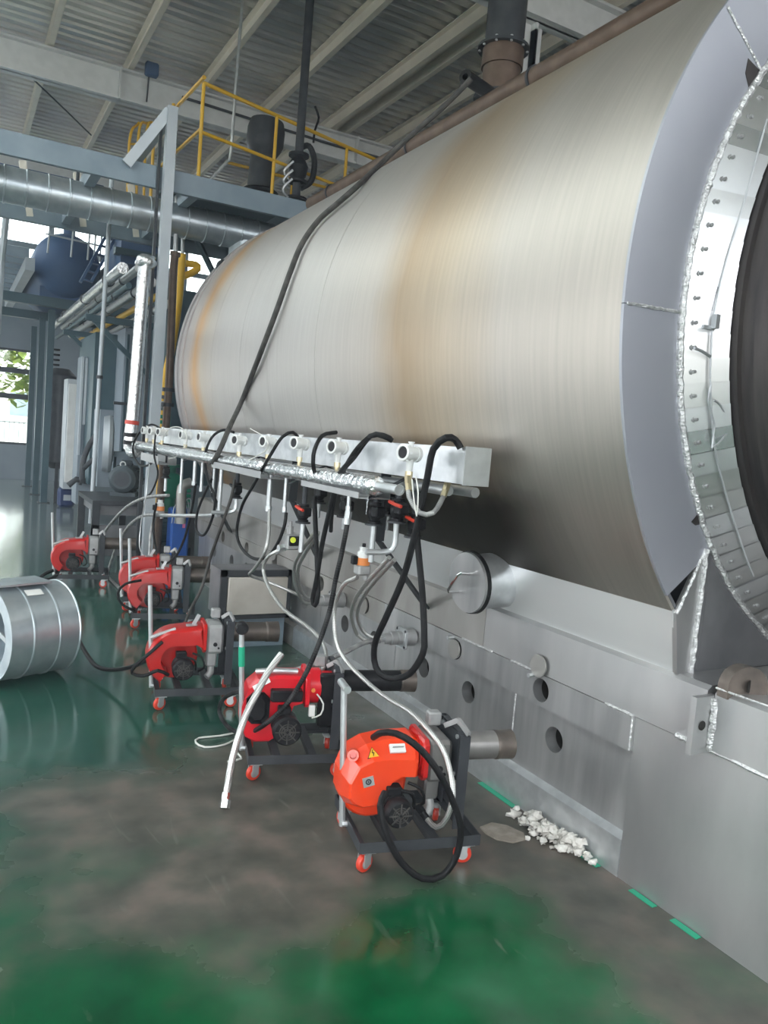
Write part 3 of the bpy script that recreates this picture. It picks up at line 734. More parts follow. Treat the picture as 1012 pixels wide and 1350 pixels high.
def scroll_cover(root, m, ring_m=None):
    """rounded snail cover arching from the foot over the motor into the outlet"""
    cx, cz = -.115, .262; R0 = .152; r1 = .078
    out, inn = [], []
    for i in range(15):
        a = D(238 - i * 10.6); k = 1 + .12 * (i / 14)
        out.append((cx + R0 * k * math.cos(a), cz + R0 * k * math.sin(a) * 1.02)); inn.append((cx + r1 * math.cos(a), cz + r1 * math.sin(a)))
    out += [(.02, .452), (.035, .445)]; inn += [(.0, .345), (.035, .325)]
    poly_o = out; poly_i = inn
    rings = []
    for (y, ins) in ((-.095, .16), (-.082, .04), (-.03, 0), (.07, 0), (.085, .06)):
        row = []
        for p in poly_o:
            row.append(V((p[0] + (cx - p[0]) * ins * .6, y, p[1] + (cz - p[1]) * ins * .6)))
        for p in reversed(poly_i): row.append(V((p[0] - (cx - p[0]) * ins * .2, y, p[1] - (cz - p[1]) * ins * .2)))
        rings.append(row)
    c = MB().loft(rings).build('fan_cover', m, root, 40, local=True)
    MB().lathe((cx, .0, cz), (0, 1, 0), [(0, 0), (0, .125), (.008, .135), (.08, .135), (.09, .12), (.09, 0)], 30).build('fan_housing', m, root, local=True)
    return c
def outlet(root, flange_m, body_m, body=(.10, .20)):
    MB().cbox((.045, 0, .385), (.022, .205, .165), .02, 0).lathe((.03, 0, .385), (1, 0, 0), [(0, .07), (.03, .07)], 24).build('outlet_flange', flange_m, root, local=True)
    b = MB().cbox((.105, 0, .378), (.098, .19, .168), .014, 0)
    bo = b.build('burner_body', body_m, root, local=True)
    MB().cbox((.095, -.01, .252), (.06, .09, .09), .008, 0).build('gas_block', body_m, root, local=True)
    MB().lathe((.105, -.096, .352), (0, -1, 0), [(0, .012), (.006, .012), (.006, 0)], 12).lathe((.125, -.096, .33), (0, -1, 0), [(0, .006), (.006, .006), (.006, 0)], 8).build('sight_glass', 'black', bo, local=True)
    MB().tube([(.095, -.02, .21), (.095, -.05, .175), (.07, -.07, .15)], .020, 12).build('gas_inlet', 'cast', root, local=True)
    MB().tube([(-.02, -.09, .30), (.03, -.11, .28), (.05, -.10, .22), (.02, -.08, .19)], .006, 6).tube([(-.06, -.12, .285), (-.01, -.13, .27), (.0, -.12, .21)], .006, 6).build('wiring', 'rubber', root, local=True)
# nearest cart: faceted orange cover
B1 = thing('burner_cart', 'nearest burner on castors, bright orange faceted cover with yellow warning triangle', 'burner', (1.622, 2.56, 0), D(-12), 'gas burners on castor carts')
cart(B1); mount(B1); cv = faceted_cover(B1, 'orange'); outlet(B1, 'red', 'tube'); motor_parts(B1, (-.072, .215), .052, -.185, -.05)
sg = MB().loft([[V((-.17, y, .418 + 0)) + V(q) for q in ((0, 0, 0), (.045, 0, .006), (.025, .012, .034))] for y in (-.062, -.059)])
# warning triangle and plates lie on the cover
def plate_on(c, u, v_, n, w, h, th=.002):
    u, n = V(u).normalized(), V(n).normalized(); v2 = n.cross(u).normalized()
    P = [V(c) + u * a * w / 2 + v2 * b * h / 2 + n * t for t in (0, th) for a, b in ((-1, -1), (1, -1), (1, 1), (-1, 1))]
    return MB().add(P, [(0, 3, 2, 1), (4, 5, 6, 7)] + [(i, (i + 1) % 4, 4 + (i + 1) % 4, 4 + i) for i in range(4)])
def tri_on(c, u, n, s, th):
    u, n = V(u).normalized(), V(n).normalized(); v2 = n.cross(u).normalized()
    if v2.z < 0: v2 = -v2
    P = [V(c) + n * t + u * a * s + v2 * b * s for t in (0, th) for a, b in ((-.5, -.3), (.5, -.3), (0, .566))]
    return MB().add(P, [(0, 2, 1), (3, 4, 5), (0, 1, 4, 3), (1, 2, 5, 4), (2, 0, 3, 5)])
n1 = V((-.15, -.72, .68)); c1 = V((-.165, -.071, .409))
tri_on(c1 + n1 * .004, (1, 0, .12), n1, .05, .003).build('warning_sign', 'black', cv, 0, local=True)
tri_on(c1 + n1 * .0065, (1, 0, .12), n1, .042, .003).build('warning_sign_face', 'yellow', cv, 0, local=True)
fl = MB(); q = c1 + n1 * .0105; u = V((1, 0, .12)).normalized(); v2 = n1.normalized().cross(u); v2 = v2 if v2.z > 0 else -v2
for p, r in (((.001, .016), (-.004, .004)), ((-.004, .004), (.004, .004)), ((.004, .004), (-.001, -.008))): fl.beam(q + u * p[0] + v2 * p[1], q + u * r[0] + v2 * r[1], .003, .002, n1)
fl.build('lightning_mark', 'black', cv, 0, local=True)
plate_on((-.07, -.072, .428), (1, 0, .0), 0, (0, -.68, .72), .062, .034, .012).build('rating_plate', 'label', cv, 0, local=True)
for i in range(4): plate_on((-.07, -.072 - .0085 + .005 * (i - 1.5) * -1, .428 + .0095 + .005 * (i - 1.5)), (1, 0, 0), 0, (0, -.68, .72), .045, .0015, .001).build('plate_text_line', 'iron', cv, 0, local=True)
plate_on((-.185, -.1055, .318), (1, 0, .25), 0, (-.02, -1, .02), .044, .038, .002).build('maker_badge', 'steel_bright', cv, 0, local=True)
MB().lathe((-.185, -.1075, .318), (0, -1, 0), [(0, .012), (.001, .012), (.001, .006), (0, .006)], 16).cyl((-.185, -.1075, .318), (-.185, -.109, .318), .004, n=8).build('badge_emblem', 'iron', cv, 0, local=True)
# second cart: bright red, black boxes, long black tube
B2 = thing('burner_cart', 'bright crimson burner with black control box, second from the front', 'burner', (1.495, 3.42, 0), D(-14), 'gas burners on castor carts')
cart(B2, .55, -.05, -.262, 'knob'); mount(B2, 'black', .418, .60, .052, 'tip')
out2 = [(-.235, .16), (-.262, .22), (-.262, .31), (-.235, .40), (-.19, .44), (-.10, .458), (.03, .455), (.035, .33), (-.01, .315), (-.03, .25), (-.06, .17), (-.12, .135), (-.19, .135)]
MB().loft([[V((x * .97 - .004, y, .3 + (z - .3) * k)) for x, z in out2] for y, k in ((-.07, .93), (-.055, 1), (.08, 1), (.095, .93))]).build('fan_cover', 'crimson', B2, 30, local=True)
MB().cbox((-.185, -.075, .31), (.11, .035, .15), .03, 1).build('air_damper_box', 'black', B2, local=True)
MB().cbox((-.055, -.085, .375), (.15, .06, .055), .006).build('control_box', 'black', B2, local=True)
MB().tube([(-.20, -.02, .468), (-.10, -.03, .475), (.0, -.02, .468)], .014, 10).build('air_pipe', 'zinc', B2, local=True)
plate_on((-.175, -.082, .425), (1, 0, .55), 0, (-.2, -.8, .5), .085, .022, .003).build('name_plate', 'label', B2, 0, local=True)
plate_on((-.225, -.098, .345), (.5, 0, 1), 0, (0, -1, 0), .055, .016, .002).build('name_plate', 'label', B2, 0, local=True)
MB().cbox((.045, 0, .395), (.022, .205, .165), .02, 0).build('outlet_flange', 'crimson', B2, local=True)
MB().lathe((.05, 0, .395), (1, 0, 0), [(0, .085), (.06, .085), (.075, .07), (.13, .07)], 26).build('burner_body', 'crimson', B2, local=True)
MB().cbox((.15, -.06, .34), (.09, .05, .26), .01).build('burner_side_box', 'black', B2, local=True)
MB().lathe((.07, -.088, .40), (0, -1, 0), [(0, .01), (.012, .01), (.012, 0)], 10).build('sight_glass', 'orangecap', B2, local=True)
motor_parts(B2, (-.055, .235), .064, -.20, -.06)
MB().cbox((.07, -.095, .30), (.03, .02, .055), .003).build('gas_tag', 'label', B2, local=True)
MB().tube([(.09, -.09, .38), (.12, -.115, .34), (.11, -.12, .29), (.07, -.11, .27)], .004, 6).build('wiring', 'whitecord', B2, local=True)
# the others: rounded red scroll covers with a grey body
B3 = thing('burner_cart', 'red burner with rounded scroll cover, third from the front, browned nozzle', 'burner', (1.285, 4.455, 0), D(-9), 'gas burners on castor carts')
cart(B3, .56, -.06, -.255, 'plain'); mount(B3, 'tip', .403, .49, .058, 'tip'); scroll_cover(B3, 'red'); outlet(B3, 'red', 'cast'); motor_parts(B3, (-.075, .225), .058, -.18, -.05)
MB().beam((.0, -.03, .455), (-.06, -.05, .455), .02, .012).beam((-.02, -.04, .455), (.01, -.04, .515), .012, .02).build('air_lever', 'zinc', B3, local=True)
MB().tube([(-.12, -.06, .435), (-.20, -.07, .41), (-.255, -.075, .39)], .011, 10).build('air_pipe', 'cast', B3, local=True)
dup(B3, (1.52, 6.26, 0), D(-14), 'red burner with scroll cover, fourth from the front, beside the black framed box')
dup(B3, (1.56, 6.86, 0), D(-12), 'red burner with scroll cover, half hidden behind the fourth burner cart')
dup(B3, (1.124, 7.905, 0), D(-8), 'red burner with scroll cover, farthest and leftmost of the row')
#PART4
# ------------------------------------------------------------------ gas header along the barrel
GY0, GY1 = 2.53, 8.3
def gz(y): return -.0088 * (y - GY0)                                 # the header drops a little towards the far end
G = thing('gas_header', 'square galvanised beam and foil wrapped gas pipe running along the barrel', 'pipework', (1.81, GY0, 1.46))
def yrun(x0, x1, z0, z1, ya, yb):
    return MB().loft([[V((x, y, z + gz(y))) for x, z in ((x0, z0), (x1, z0), (x1, z1), (x0, z1))] for y in (ya, yb)])
yrun(1.752, 1.868, 1.462, 1.607, GY0 + .006, GY1).build('header_beam', 'steel_bright', G)
yrun(1.748, 1.872, 1.458, 1.611, GY0, GY0 + .006).build('beam_end_plate', 'label' if False else 'zinc', G)
def ypipe(x, z, ya, yb, r, n=14): return MB().cyl((x, ya, z + gz(ya)), (x, yb, z + gz(yb)), r, n=n)
fp = ypipe(1.62, 1.412, 2.80, 8.2, .021).build('gas_pipe', 'zinc', G)
MB().lathe((1.62, 2.80, 1.41), (0, -1, 0), [(0, .024), (.006, .024), (.006, .017), (0, .017)], 14).build('pipe_collar', 'zinc', fp)
def foil(ya, yb, r=.044):
    n = int((yb - ya) / .018); rings = []
    for i in range(n + 1):
        y = ya + (yb - ya) * i / n; k = .75 if i in (0, n) else 1.
        rings.append([V((1.62 + math.cos(t) * (q := r * k * random.uniform(.93, 1.07)), y + random.uniform(-.006, .006), 1.412 + gz(y) + math.sin(t) * q)) for t in [2 * PI * j / 16 for j in range(16)]])
    return MB().loft(rings)
foil(2.985, 3.60).build('foil_wrap', 'foil', fp, 80); foil(3.62, 4.35, .040).build('foil_wrap', 'foil', fp, 80); foil(4.39, 8.15, .044).build('foil_wrap', 'foil', fp, 80)
MB().loft([[V((1.60, 3.02 + dx, 1.385)) + V((0, 0, 0)), V((1.605, 3.05 + dx, 1.385)), V((1.60, 3.03 + dx, 1.28)), V((1.597, 3.028 + dx, 1.28))] for dx in (0, .004)]).build('foil_flap', 'foil', fp)
for x, r, ya in ((1.80, .022, 2.70), (1.905, .022, 2.66)): ypipe(x, 1.425, ya, 7.9, r).build('return_pipe', 'zinc', G)
for y in (3.05, 3.95, 5.0, 6.2, 7.4):
    MB().beam((1.81, y, 1.46 + gz(y)), (1.60, y, 1.345 + gz(y)), .03, .006).beam((1.81, y, 1.455 + gz(y)), (1.93, y, 1.40), .03, .006).build('pipe_clip', 'iron', G)
for (a, b) in (((499, 713), (561, 800)), ((281, 655), (303, 700)), ((385, 660), (418, 735))):
    p = at(*a, X=1.80); q = at(*b, X=2.29); MB().beam(p, q, .012, .052, V((0, 1, 0))).build('strut', 'iron', G)
    MB().beam(p + V((0, 0, 0)), V((1.81, p.y, 1.462 + gz(p.y))), .05, .012, V((0, 1, 0))).build('strut_hanger', 'iron', G)
for (px, y0, y1, X, r) in ((356, 644, 674, 1.66, .016), (378, 632, 676, 1.66, .011), (258, 606, 640, 1.66, .015), (267, 620, 648, 1.68, .012), (291, 645, 677, 1.68, .014), (462, 640, 676, 1.62, .010), (240, 620, 650, 1.66, .012), (283, 620, 650, 1.70, .010)):
    a, b = at(px, y0 - 6, X=X), at(px - 2, y1, X=X); b.y = a.y; b.x = a.x
    d = MB().cyl((a.x, a.y, max(a.z, 1.385 + gz(a.y))), b, r, n=12)
    d.cyl(b, b + V((0, 0, .03)), r * 1.35, n=6).build('drop_pipe', 'zinc', G)
# steel channel pieces under the foil pipe
def tray(pa, pb, label, X=1.565):
    a, b = at(*pa, X=X), at(*pb, X=X); ya, yb = min(a.y, b.y), max(a.y, b.y); z1, z0 = max(a.z, b.z), min(a.z, b.z)
    t = thing('channel_bracket', label, 'bracket', ((X + .05), ya, z0), 0, 'steel channels under the foil pipe')
    MB().bx(X, X + .004, ya, yb, z0, z1).bx(X, X + .16, ya, yb, z0 - .004, z0).build('channel', 'steel', t)
    MB().bx(X + .156, X + .16, ya, yb, z0, z0 + .06).build('back_lip', 'steel', t)
    return t
tray((397, 633), (472, 656), 'grey steel channel under foil pipe nearest the open beam end')
tray((279, 608), (343, 630), 'grey steel channel under the middle of the foil pipe')
tray((186, 596), (208, 612), 'grey steel channel under the far end of the foil pipe')

# ------------------------------------------------------------------ transmitter heads
TX = thing('transmitter', 'grey round transmitter head nearest the open end of the beam, above a looped conduit', 'transmitter', (0, 0, 0), 0, 'transmitter heads along the beam')
d0 = V((-1, -.32, .06)).normalized()
b = MB().lathe(V((0, 0, 0)) + d0 * -.045, d0, [(0, 0), (0, .026), (.004, .032), (.022, .033), (.023, .029), (.07, .029), (.071, .035), (.094, .035), (.096, .031), (.096, .026), (.09, .025), (.09, 0)], 22)
bo = b.build('housing', 'cast', TX, local=True); bo.data.materials[0] = K['white']
MB().lathe(d0 * .0455, d0, [(0, 0), (0, .024), (.001, .024), (.0015, 0)], 18).build('window_glass', 'black', bo, local=True)
for i in range(6):
    a_, b_, _ = frame(d0); t = 2 * PI * i / 6
    MB().box(d0 * .037 + (a_ * math.cos(t) + b_ * math.sin(t)) * .035, (.012, .008, .008)).build('cover_lug', 'white', bo, local=True)
MB().cyl((0, 0, -.075), (0, 0, -.02), .013, .017, n=14).build('neck', 'white', TX, local=True)
MB().cyl((0, 0, .025), (0, 0, .044), .010, n=10).cyl((0, 0, .0435), (0, 0, .048), .014, n=8).build('top_plug', 'white', TX, local=True)
MB().cyl((0, 0, -.095), (0, 0, -.072), .016, n=6).cyl((0, 0, -.128), (0, 0, -.09), .010, n=10).build('gland', 'brass', TX, local=True)
TPX = [(541, 598), (446, 590), (396, 585), (354, 583), (316, 581), (269, 577), (245, 574), (214, 570), (203, 569), (194, 568)]
ords = ['second', 'third', 'fourth', 'fifth', 'sixth', 'seventh', 'eighth', 'ninth', 'tenth and last']
TX.location = at(*TPX[0], X=1.625)
for p, o in zip(TPX[1:], ords): dup(TX, at(*p, X=1.63), random.uniform(-.15, .15), 'grey round transmitter head, %s from the near open end of the beam' % o)

# ------------------------------------------------------------------ valves and regulators hung under the header
def valve(px, py, X, label, lever, down, elbow=None, r=.013, red=True):
    c = at(px, py, X=X)
    t = thing('gas_valve', label, 'valve', c, 0, 'black gas valves under the header')
    bd = MB().lathe(c + V((0, 0, -.05)), (0, 0, 1), [(0, 0), (0, .03), (.012, .03), (.014, .022), (.03, .032), (.06, .034), (.078, .024), (.085, .03), (.10, .03), (.10, 0)], 14)
    bo = bd.build('valve_body', 'black', t)
    MB().cbox(c + V((-.01, -.05, .01)), (.05, .055, .05), .006).build('actuator', 'black', t)
    MB().lathe(c + V((0, 0, -.058)), (0, 0, 1), [(0, 0), (0, .042), (.008, .042), (.008, 0)], 16).build('pipe_flange', 'iron', t)
    MB().cyl(c + V((0, 0, .05)), V((c.x, c.y, 1.40)), .014, n=10).build('riser', 'iron', t)
    if lever: MB().tube([c + V((-.02, .0, .03)), c + V((-.055, -.02, .036)), c + V((-.065, -.09, .03)), c + V((-.06, -.13, .026))], .008, 8, False).build('lever', 'castor' if red else 'black', t)
    pts = [c + V((0, 0, -.058)), c + V((0, 0, -.058 - down))]
    if elbow: pts = [c + V((0, 0, -.058)), c + V((0, 0, -.058 - down + .03)), c + V((elbow * .25, .01, -.058 - down)), c + V((elbow, .02, -.058 - down - .004))]
    MB().tube(pts, r, 10, bool(elbow)).build('outlet_pipe', 'zinc', t)
    return t
valve(494, 676, 1.70, 'black gas valve above the orange capped regulator, nearest pair, left one', False, .17)
valve(524, 672, 1.72, 'black gas valve with red lever, nearest the open beam end', True, .13, -.13)
valve(400, 676, 1.70, 'black gas valve above the yellow capped regulator', True, .16)
valve(312, 646, 1.72, 'black gas valve under the middle of the header, no red lever', True, .10, -.16, red=False)
valve(219, 622, 1.72, 'black gas valve under the far end of the header', False, .12)
valve(546, 692, 1.80, 'black gas valve hanging behind the big black hose loop', True, .05)
valve(512, 664, 1.84, 'black gas valve at the back between the two nearest valves', False, .07)
valve(421, 650, 1.80, 'black gas valve tucked behind the narrow hose loop', False, .08)
valve(455, 668, 1.82, 'black gas valve behind the corrugated cable top', False, .06)
def regulator(px, py, X, label, cap, sc=1.):
    c = at(px, py, X=X); t = thing('gas_regulator', label, 'regulator', c)
    MB().cbox(c + V((0, 0, -.035)) * sc, (.065 * sc, .06 * sc, .05 * sc), .008).cyl(c + V((.02, 0, -.06)) * 1, c + V((.02, 0, -.085)), .014 * sc, n=10).build('regulator_body', 'cast', t)
    MB().lathe(c + V((0, 0, -.012)) * sc, (0, 0, 1), [(0, 0), (0, .034 * sc), (.034 * sc, .034 * sc), (.036 * sc, 0)], 18).build('cap', cap, t)
    MB().lathe(c + V((0, 0, .022)) * sc, (0, 0, 1), [(0, 0), (0, .030 * sc), (.025 * sc, .028 * sc), (.03 * sc, .02 * sc), (.05 * sc, .02 * sc), (.05 * sc, 0)], 16).build('spring_housing', 'white', t)
    MB().cyl(c + V((0, 0, .07)) * sc, c + V((0, 0, .088)) * sc, .009 * sc, n=8).build('adjuster', 'black', t)
    MB().cbox(c + V((-.045, 0, .01)) * sc, (.025 * sc, .03 * sc, .04 * sc), .003).build('switch_box', 'black', t)
    return t
regulator(478, 741, 1.70, 'gas regulator with orange cap nearest the open beam end', 'orangecap')
regulator(211, 671, 1.66, 'gas regulator with orange cap at the far end beside grey conduits', 'orangecap', 1.15)
c = at(383, 714, X=1.70); t = thing('solenoid_valve', 'dark solenoid valve with round yellow cap beside braided hoses', 'valve', c)
MB().cbox(c + V((0, 0, -.0)), (.075, .09, .085), .008).build('valve_body', 'cast', t); MB().cbox(c + V((.0, -.03, .01)), (.06, .06, .055), .005).build('coil_box', 'black', t)
MB().lathe(c + V((-.012, -.061, .018)), (-.3, -1, 0), [(0, 0), (0, .016), (.006, .016), (.007, 0)], 16).build('cap', 'lime', t)
MB().cyl(c + V((0, .02, .04)), c + V((0, .02, .085)), .020, n=14).cyl(c + V((0, .02, .085)), c + V((0, .02, .115)), .010, n=10).build('stem', 'cast', t)
MB().cyl(c + V((-.03, 0, -.03)), c + V((-.075, -.01, -.035)), .018, n=6).build('inlet_nut', 'zinc', t)
# flanged couplings on the base wall
def coupling(px, py, label):
    w0 = at(px, py, X=2.10); t = thing('flange_coupling', label, 'coupling', w0, 0, 'flanged couplings on the base wall')
    MB().lathe(w0, (1, 0, 0), [(0, 0), (0, .030), (.04, .030), (.042, .038), (.075, .038), (.078, .030), (.085, .038), (.11, .038), (.11, .045), (.19, .05)], 20).build('coupling_body', 'cast', t)
    fl = MB().cbox(w0 + V((.115, 0, 0)), (.012, .115, .115), .012, 0).build('square_flange', 'zinc', t)
    for a in (-1, 1):
        for e in (-1, 1): MB().cyl(w0 + V((.108, a * .044, e * .044)), w0 + V((.124, a * .044, e * .044)), .008, n=6).build('bolt', 'iron', fl)
    for e in (-.012, .016): MB().cyl(w0 + V((-.035, e, 0)), w0 + V((.002, e, 0)), .012, n=6).build('hose_nut', 'zinc', t)
    return w0
coupling(505, 842, 'grey flanged coupling on the base wall beside the large hanging black hose loop')
coupling(417, 792, 'grey flanged coupling on the base wall behind the narrow black hose loop')

# ------------------------------------------------------------------ hoses: pixel path plus a depth plane for each knot
def path(pts, plane, default):
    """pts: (px, py[, depth]); depths in between are interpolated; plane X or Y"""
    ks = [(i, p[2]) for i, p in enumerate(pts) if len(p) > 2] or [(0, default)]
    out = []
    for i, p in enumerate(pts):
        lo = max([k for k in ks if k[0] <= i], default=ks[0]); hi = min([k for k in ks if k[0] >= i], default=ks[-1])
        d = lo[1] if hi[0] == lo[0] else lo[1] + (hi[1] - lo[1]) * (i - lo[0]) / (hi[0] - lo[0])
        out.append(at(p[0], p[1], **{plane: d}))
    return out
def hose(name, pts, r, m, label, cat='hose', plane='X', default=1.6, ends=None, n=10):
    P = path(pts, plane, default) if not isinstance(pts[0], V) else pts
    for p in P:
        if p.z < r * 1.05: p.z = r * 1.05
    t = thing(name, label, cat, (P[0].x, P[0].y, min(p.z for p in P)))
    MB().tube(P, r, n).build('hose_run', m, t)
    for e, fm in (ends or {}).items():
        a, b_ = (P[0], P[1]) if e == 0 else (P[-1], P[-2]); d = (b_ - a).normalized()
        MB().cyl(a - d * .012, a + d * .022, r * 1.5, n=6).cyl(a + d * .02, a + d * .05, r * 1.28, n=10).build('end_fitting', fm, t)
    return t
hose('black_hose', [(607, 591, 1.74), (600, 580, 1.72), (588, 577, 1.68), (571, 592, 1.66), (563, 630), (554, 671), (544, 716, 1.66), (530, 765), (509, 813), (495, 845), (493, 870), (500, 887, 1.72), (517, 895), (540, 888, 1.78), (557, 862), (559, 840), (557, 789), (552, 734, 1.80), (548, 690, 1.80), (546, 650, 1.82)], .0145, 'rubber', 'thick black hose hanging in one big loop from the open beam end')
hose('black_hose', [(517, 581, 1.74), (505, 575, 1.70), (488, 575, 1.66), (466, 603, 1.6), (445, 630), (434, 675), (424, 720), (417, 765), (412, 790), (415, 798), (419, 785), (418, 748), (416, 700), (414, 655, 1.66)], .0125, 'rubber', 'black hose hanging in a narrow tight loop before the foil pipe')
hose('black_hose', [(515, 578, 1.75), (495, 572, 1.70), (472, 590, 1.60), (452, 622), (442, 650, 1.62), (437, 680, 1.7), (436, 700, 1.75)], .011, 'rubber', 'black hose arching over the foil pipe beside the second transmitter head')
hose('corrugated_cable', [(459, 678, 1.60), (456, 700), (449, 735), (442, 765), (433, 810, 1.55), (412, 869), (388, 914), (367, 940, 1.36), (340, 961, 1.30), (319, 967), (299, 957), (289, 938), (294, 922), (310, 913), (330, 911, 1.30)], .0115, 'corr', 'long black corrugated cable sweeping down across the crimson burner', 'cable', ends={0: 'zinc'})
hose('braided_hose', [(471, 761, 1.68), (452, 772, 1.66), (441, 803), (443, 844), (457, 872), (488, 903, 1.68), (513, 922), (540, 938, 1.68), (565, 962, 1.67), (584, 988), (594, 1020, 1.68), (597, 1048), (589, 1078, 1.66), (576, 1091), (563, 1080, 1.65), (553, 1066, 1.64)], .0105, 'braid', 'braided steel hose running down to the front of the orange burner', ends={15: 'black'})
hose('braided_hose', [(513, 735, 1.70), (488, 763, 1.72), (469, 788, 1.8), (463, 813), (471, 837, 1.95), (488, 846), (502, 842, 2.07)], .0105, 'braid', 'braided steel hose curving from header to the wall coupling, outer of two')
hose('braided_hose', [(520, 738, 1.74), (496, 764, 1.78), (477, 790, 1.85), (471, 812), (478, 831, 1.98), (490, 840), (502, 839, 2.075)], .0105, 'braid', 'braided steel hose curving from header to the wall coupling, inner of two')
hose('flexible_conduit', [(500, 845, 2.06), (481, 847, 1.95), (454, 860, 1.8), (416, 875, 1.65), (375, 887, 1.5), (331, 896, 1.36)], .013, 'conduit', 'grey flexible conduit lying slack from wall coupling across to the green taped handle', 'conduit')
B = [(371, 862), (352, 888), (340, 911), (325, 940), (314, 972), (305, 1006), (299, 1043), (296, 1060)]
HP = [at(x, y, X=1.36 - .28 * i / 7) for i, (x, y) in enumerate(B)]
HP[-1] = at(296, 1062, Z=.02)
for i in range(7): HP[i] = at(*B[i], Y=HP[-1].y + (.22) * (1 - i / 7) ** 1.0)
hose('braided_hose', HP, .0155, 'braid', 'loose braided steel hose with hex nut leaning against the crimson burner', ends={7: 'chrome'})
hose('braided_hose', [(373, 724, 1.66), (355, 732, 1.60), (347, 750), (356, 778), (376, 805, 1.62), (405, 826), (424, 845, 1.68), (430, 866), (424, 885, 1.64), (408, 896, 1.56)], .0105, 'braid', 'braided steel hose from the yellow capped valve down to the crimson burner', ends={0: 'zinc'})
hose('braided_hose', [(355, 672, 1.66), (354, 706, 1.64), (348, 730, 1.62), (335, 750), (329, 758, 1.65), (345, 764, 1.75), (368, 773), (390, 783, 1.95), (411, 792, 2.07)], .0105, 'braid', 'braided steel hose bent sharply over the black framed box to the far coupling')
hose('braided_hose', [(416, 700, 1.74), (397, 727, 1.78), (388, 747), (390, 774, 1.9), (400, 793, 2.0), (411, 795, 2.07)], .0105, 'braid', 'braided steel hose hanging in a bow left of the far coupling, outer strand')
hose('braided_hose', [(420, 702, 1.76), (402, 730, 1.80), (393, 750), (395, 772, 1.93), (403, 787, 2.0), (411, 790, 2.075)], .0105, 'braid', 'braided steel hose hanging in a bow left of the far coupling, inner strand')
hose('black_cable', [(392, 576, 1.74), (386, 570, 1.7), (372, 576, 1.64), (354, 604, 1.58), (335, 638), (319, 667), (312, 700), (318, 722), (334, 736), (352, 734), (366, 716), (375, 692), (377, 676, 1.66)], .0095, 'rubber', 'black cable looping from the fourth transmitter head down over the base wall', 'cable')
hose('black_cable', [(308, 570, 1.74), (294, 567, 1.7), (279, 577, 1.6), (270, 602), (274, 632), (283, 656), (280, 682), (269, 705), (259, 699), (260, 676), (270, 650), (279, 632, 1.66)], .0095, 'rubber', 'black cable loop hanging left of the long drop cable', 'cable')
hose('black_cable', [(309, 632, 1.66), (305, 655), (293, 690), (277, 736, 1.62), (266, 774), (250, 806, 1.5), (243, 826, 1.45)], .0105, 'rubber_grey', 'dark cable dropping from header behind the third burner cart', 'cable')
hose('dark_green_hose', [(443, 570, 1.72), (424, 575, 1.62), (413, 600, 1.56), (416, 628), (430, 641), (440, 642, 1.66)], .0105, 'rubber', 'thin dark hose curled round the second transmitter head')
hose('flexible_conduit', [(538, 632, 1.62), (539, 655, 1.61), (553, 676), (571, 676, 1.68), (584, 655, 1.76), (589, 640, 1.78)], .0105, 'conduit', 'short grey conduit loop under the nearest transmitter head', 'conduit', ends={0: 'brass', 5: 'brass'})
hose('white_wire', [(543, 632, 1.60), (545, 655), (549, 680), (551, 650), (548, 628, 1.6)], .003, 'whitecord', 'thin white wire dangling from the nearest transmitter head', 'wire')
hose('white_wire', [(330, 565, 1.66), (350, 578, 1.6), (352, 592), (333, 604), (318, 612), (312, 622, 1.58)], .0035, 'whitecord', 'thin white wire draped over foil pipe beside the fourth transmitter head', 'wire')
hose('white_wire', [(216, 575, 1.62), (225, 564), (240, 565), (246, 580), (236, 600), (222, 605, 1.6)], .004, 'whitecord', 'thin white wire looped at the far end of the foil pipe', 'wire')
hose('black_cable', [(212, 565, 1.72), (198, 560, 1.66), (181, 574, 1.56), (175, 595), (184, 613), (198, 612, 1.6), (206, 600, 1.62)], .010, 'rubber', 'black cable looped round the far elbow of foil pipe', 'cable')
hose('black_cable', [(205, 572, 1.60), (203, 600, 1.56), (208, 625), (200, 648), (192, 655, 1.6)], .008, 'rubber', 'black cable hanging straight below the far channel bracket', 'cable')
hose('grey_wire', [(197, 612, 1.56), (193, 650, 1.52), (186, 690), (184, 720, 1.5), (190, 735, 1.5)], .0055, 'zinc', 'thin grey wire hanging down at far end before the machinery', 'wire')
hose('flexible_conduit', [(222, 653, 1.64), (205, 654), (186, 658, 1.55), (165, 670), (143, 694, 1.45), (128, 716), (123, 740, 1.38), (122, 757, 1.36)], .0145, 'conduit', 'pale grey flexible conduit arching down to the farthest burner', 'conduit')
hose('flexible_conduit', [(206, 678, 1.62), (186, 681, 1.58), (167, 697), (151, 727, 1.5), (142, 755), (138, 786, 1.42), (146, 806), (162, 811, 1.44), (186, 811, 1.5)], .0145, 'conduit', 'pale grey flexible conduit arching down to the floor beside the fourth burner', 'conduit')
hose('flexible_conduit', [(205, 680, 1.64), (199, 700, 1.62), (197, 730, 1.6), (197, 755, 1.6)], .0125, 'conduit', 'pale grey conduit dropping straight behind the fourth burner', 'conduit')
hose('black_cable', [(206, 664, 1.62), (202, 690, 1.58), (205, 722), (215, 742, 1.62), (230, 735), (243, 710, 1.7), (253, 670, 1.7), (258, 638, 1.67)], .010, 'rubber', 'black cable in a wide loop from orange capped regulator past the blue box', 'cable')
hose('steel_tube', [(209, 679, 1.66), (250, 680, 1.68), (288, 679, 1.70)], .016, 'zinc', 'straight zinc cross pipe joining the far regulator to a drop pipe', 'pipe')
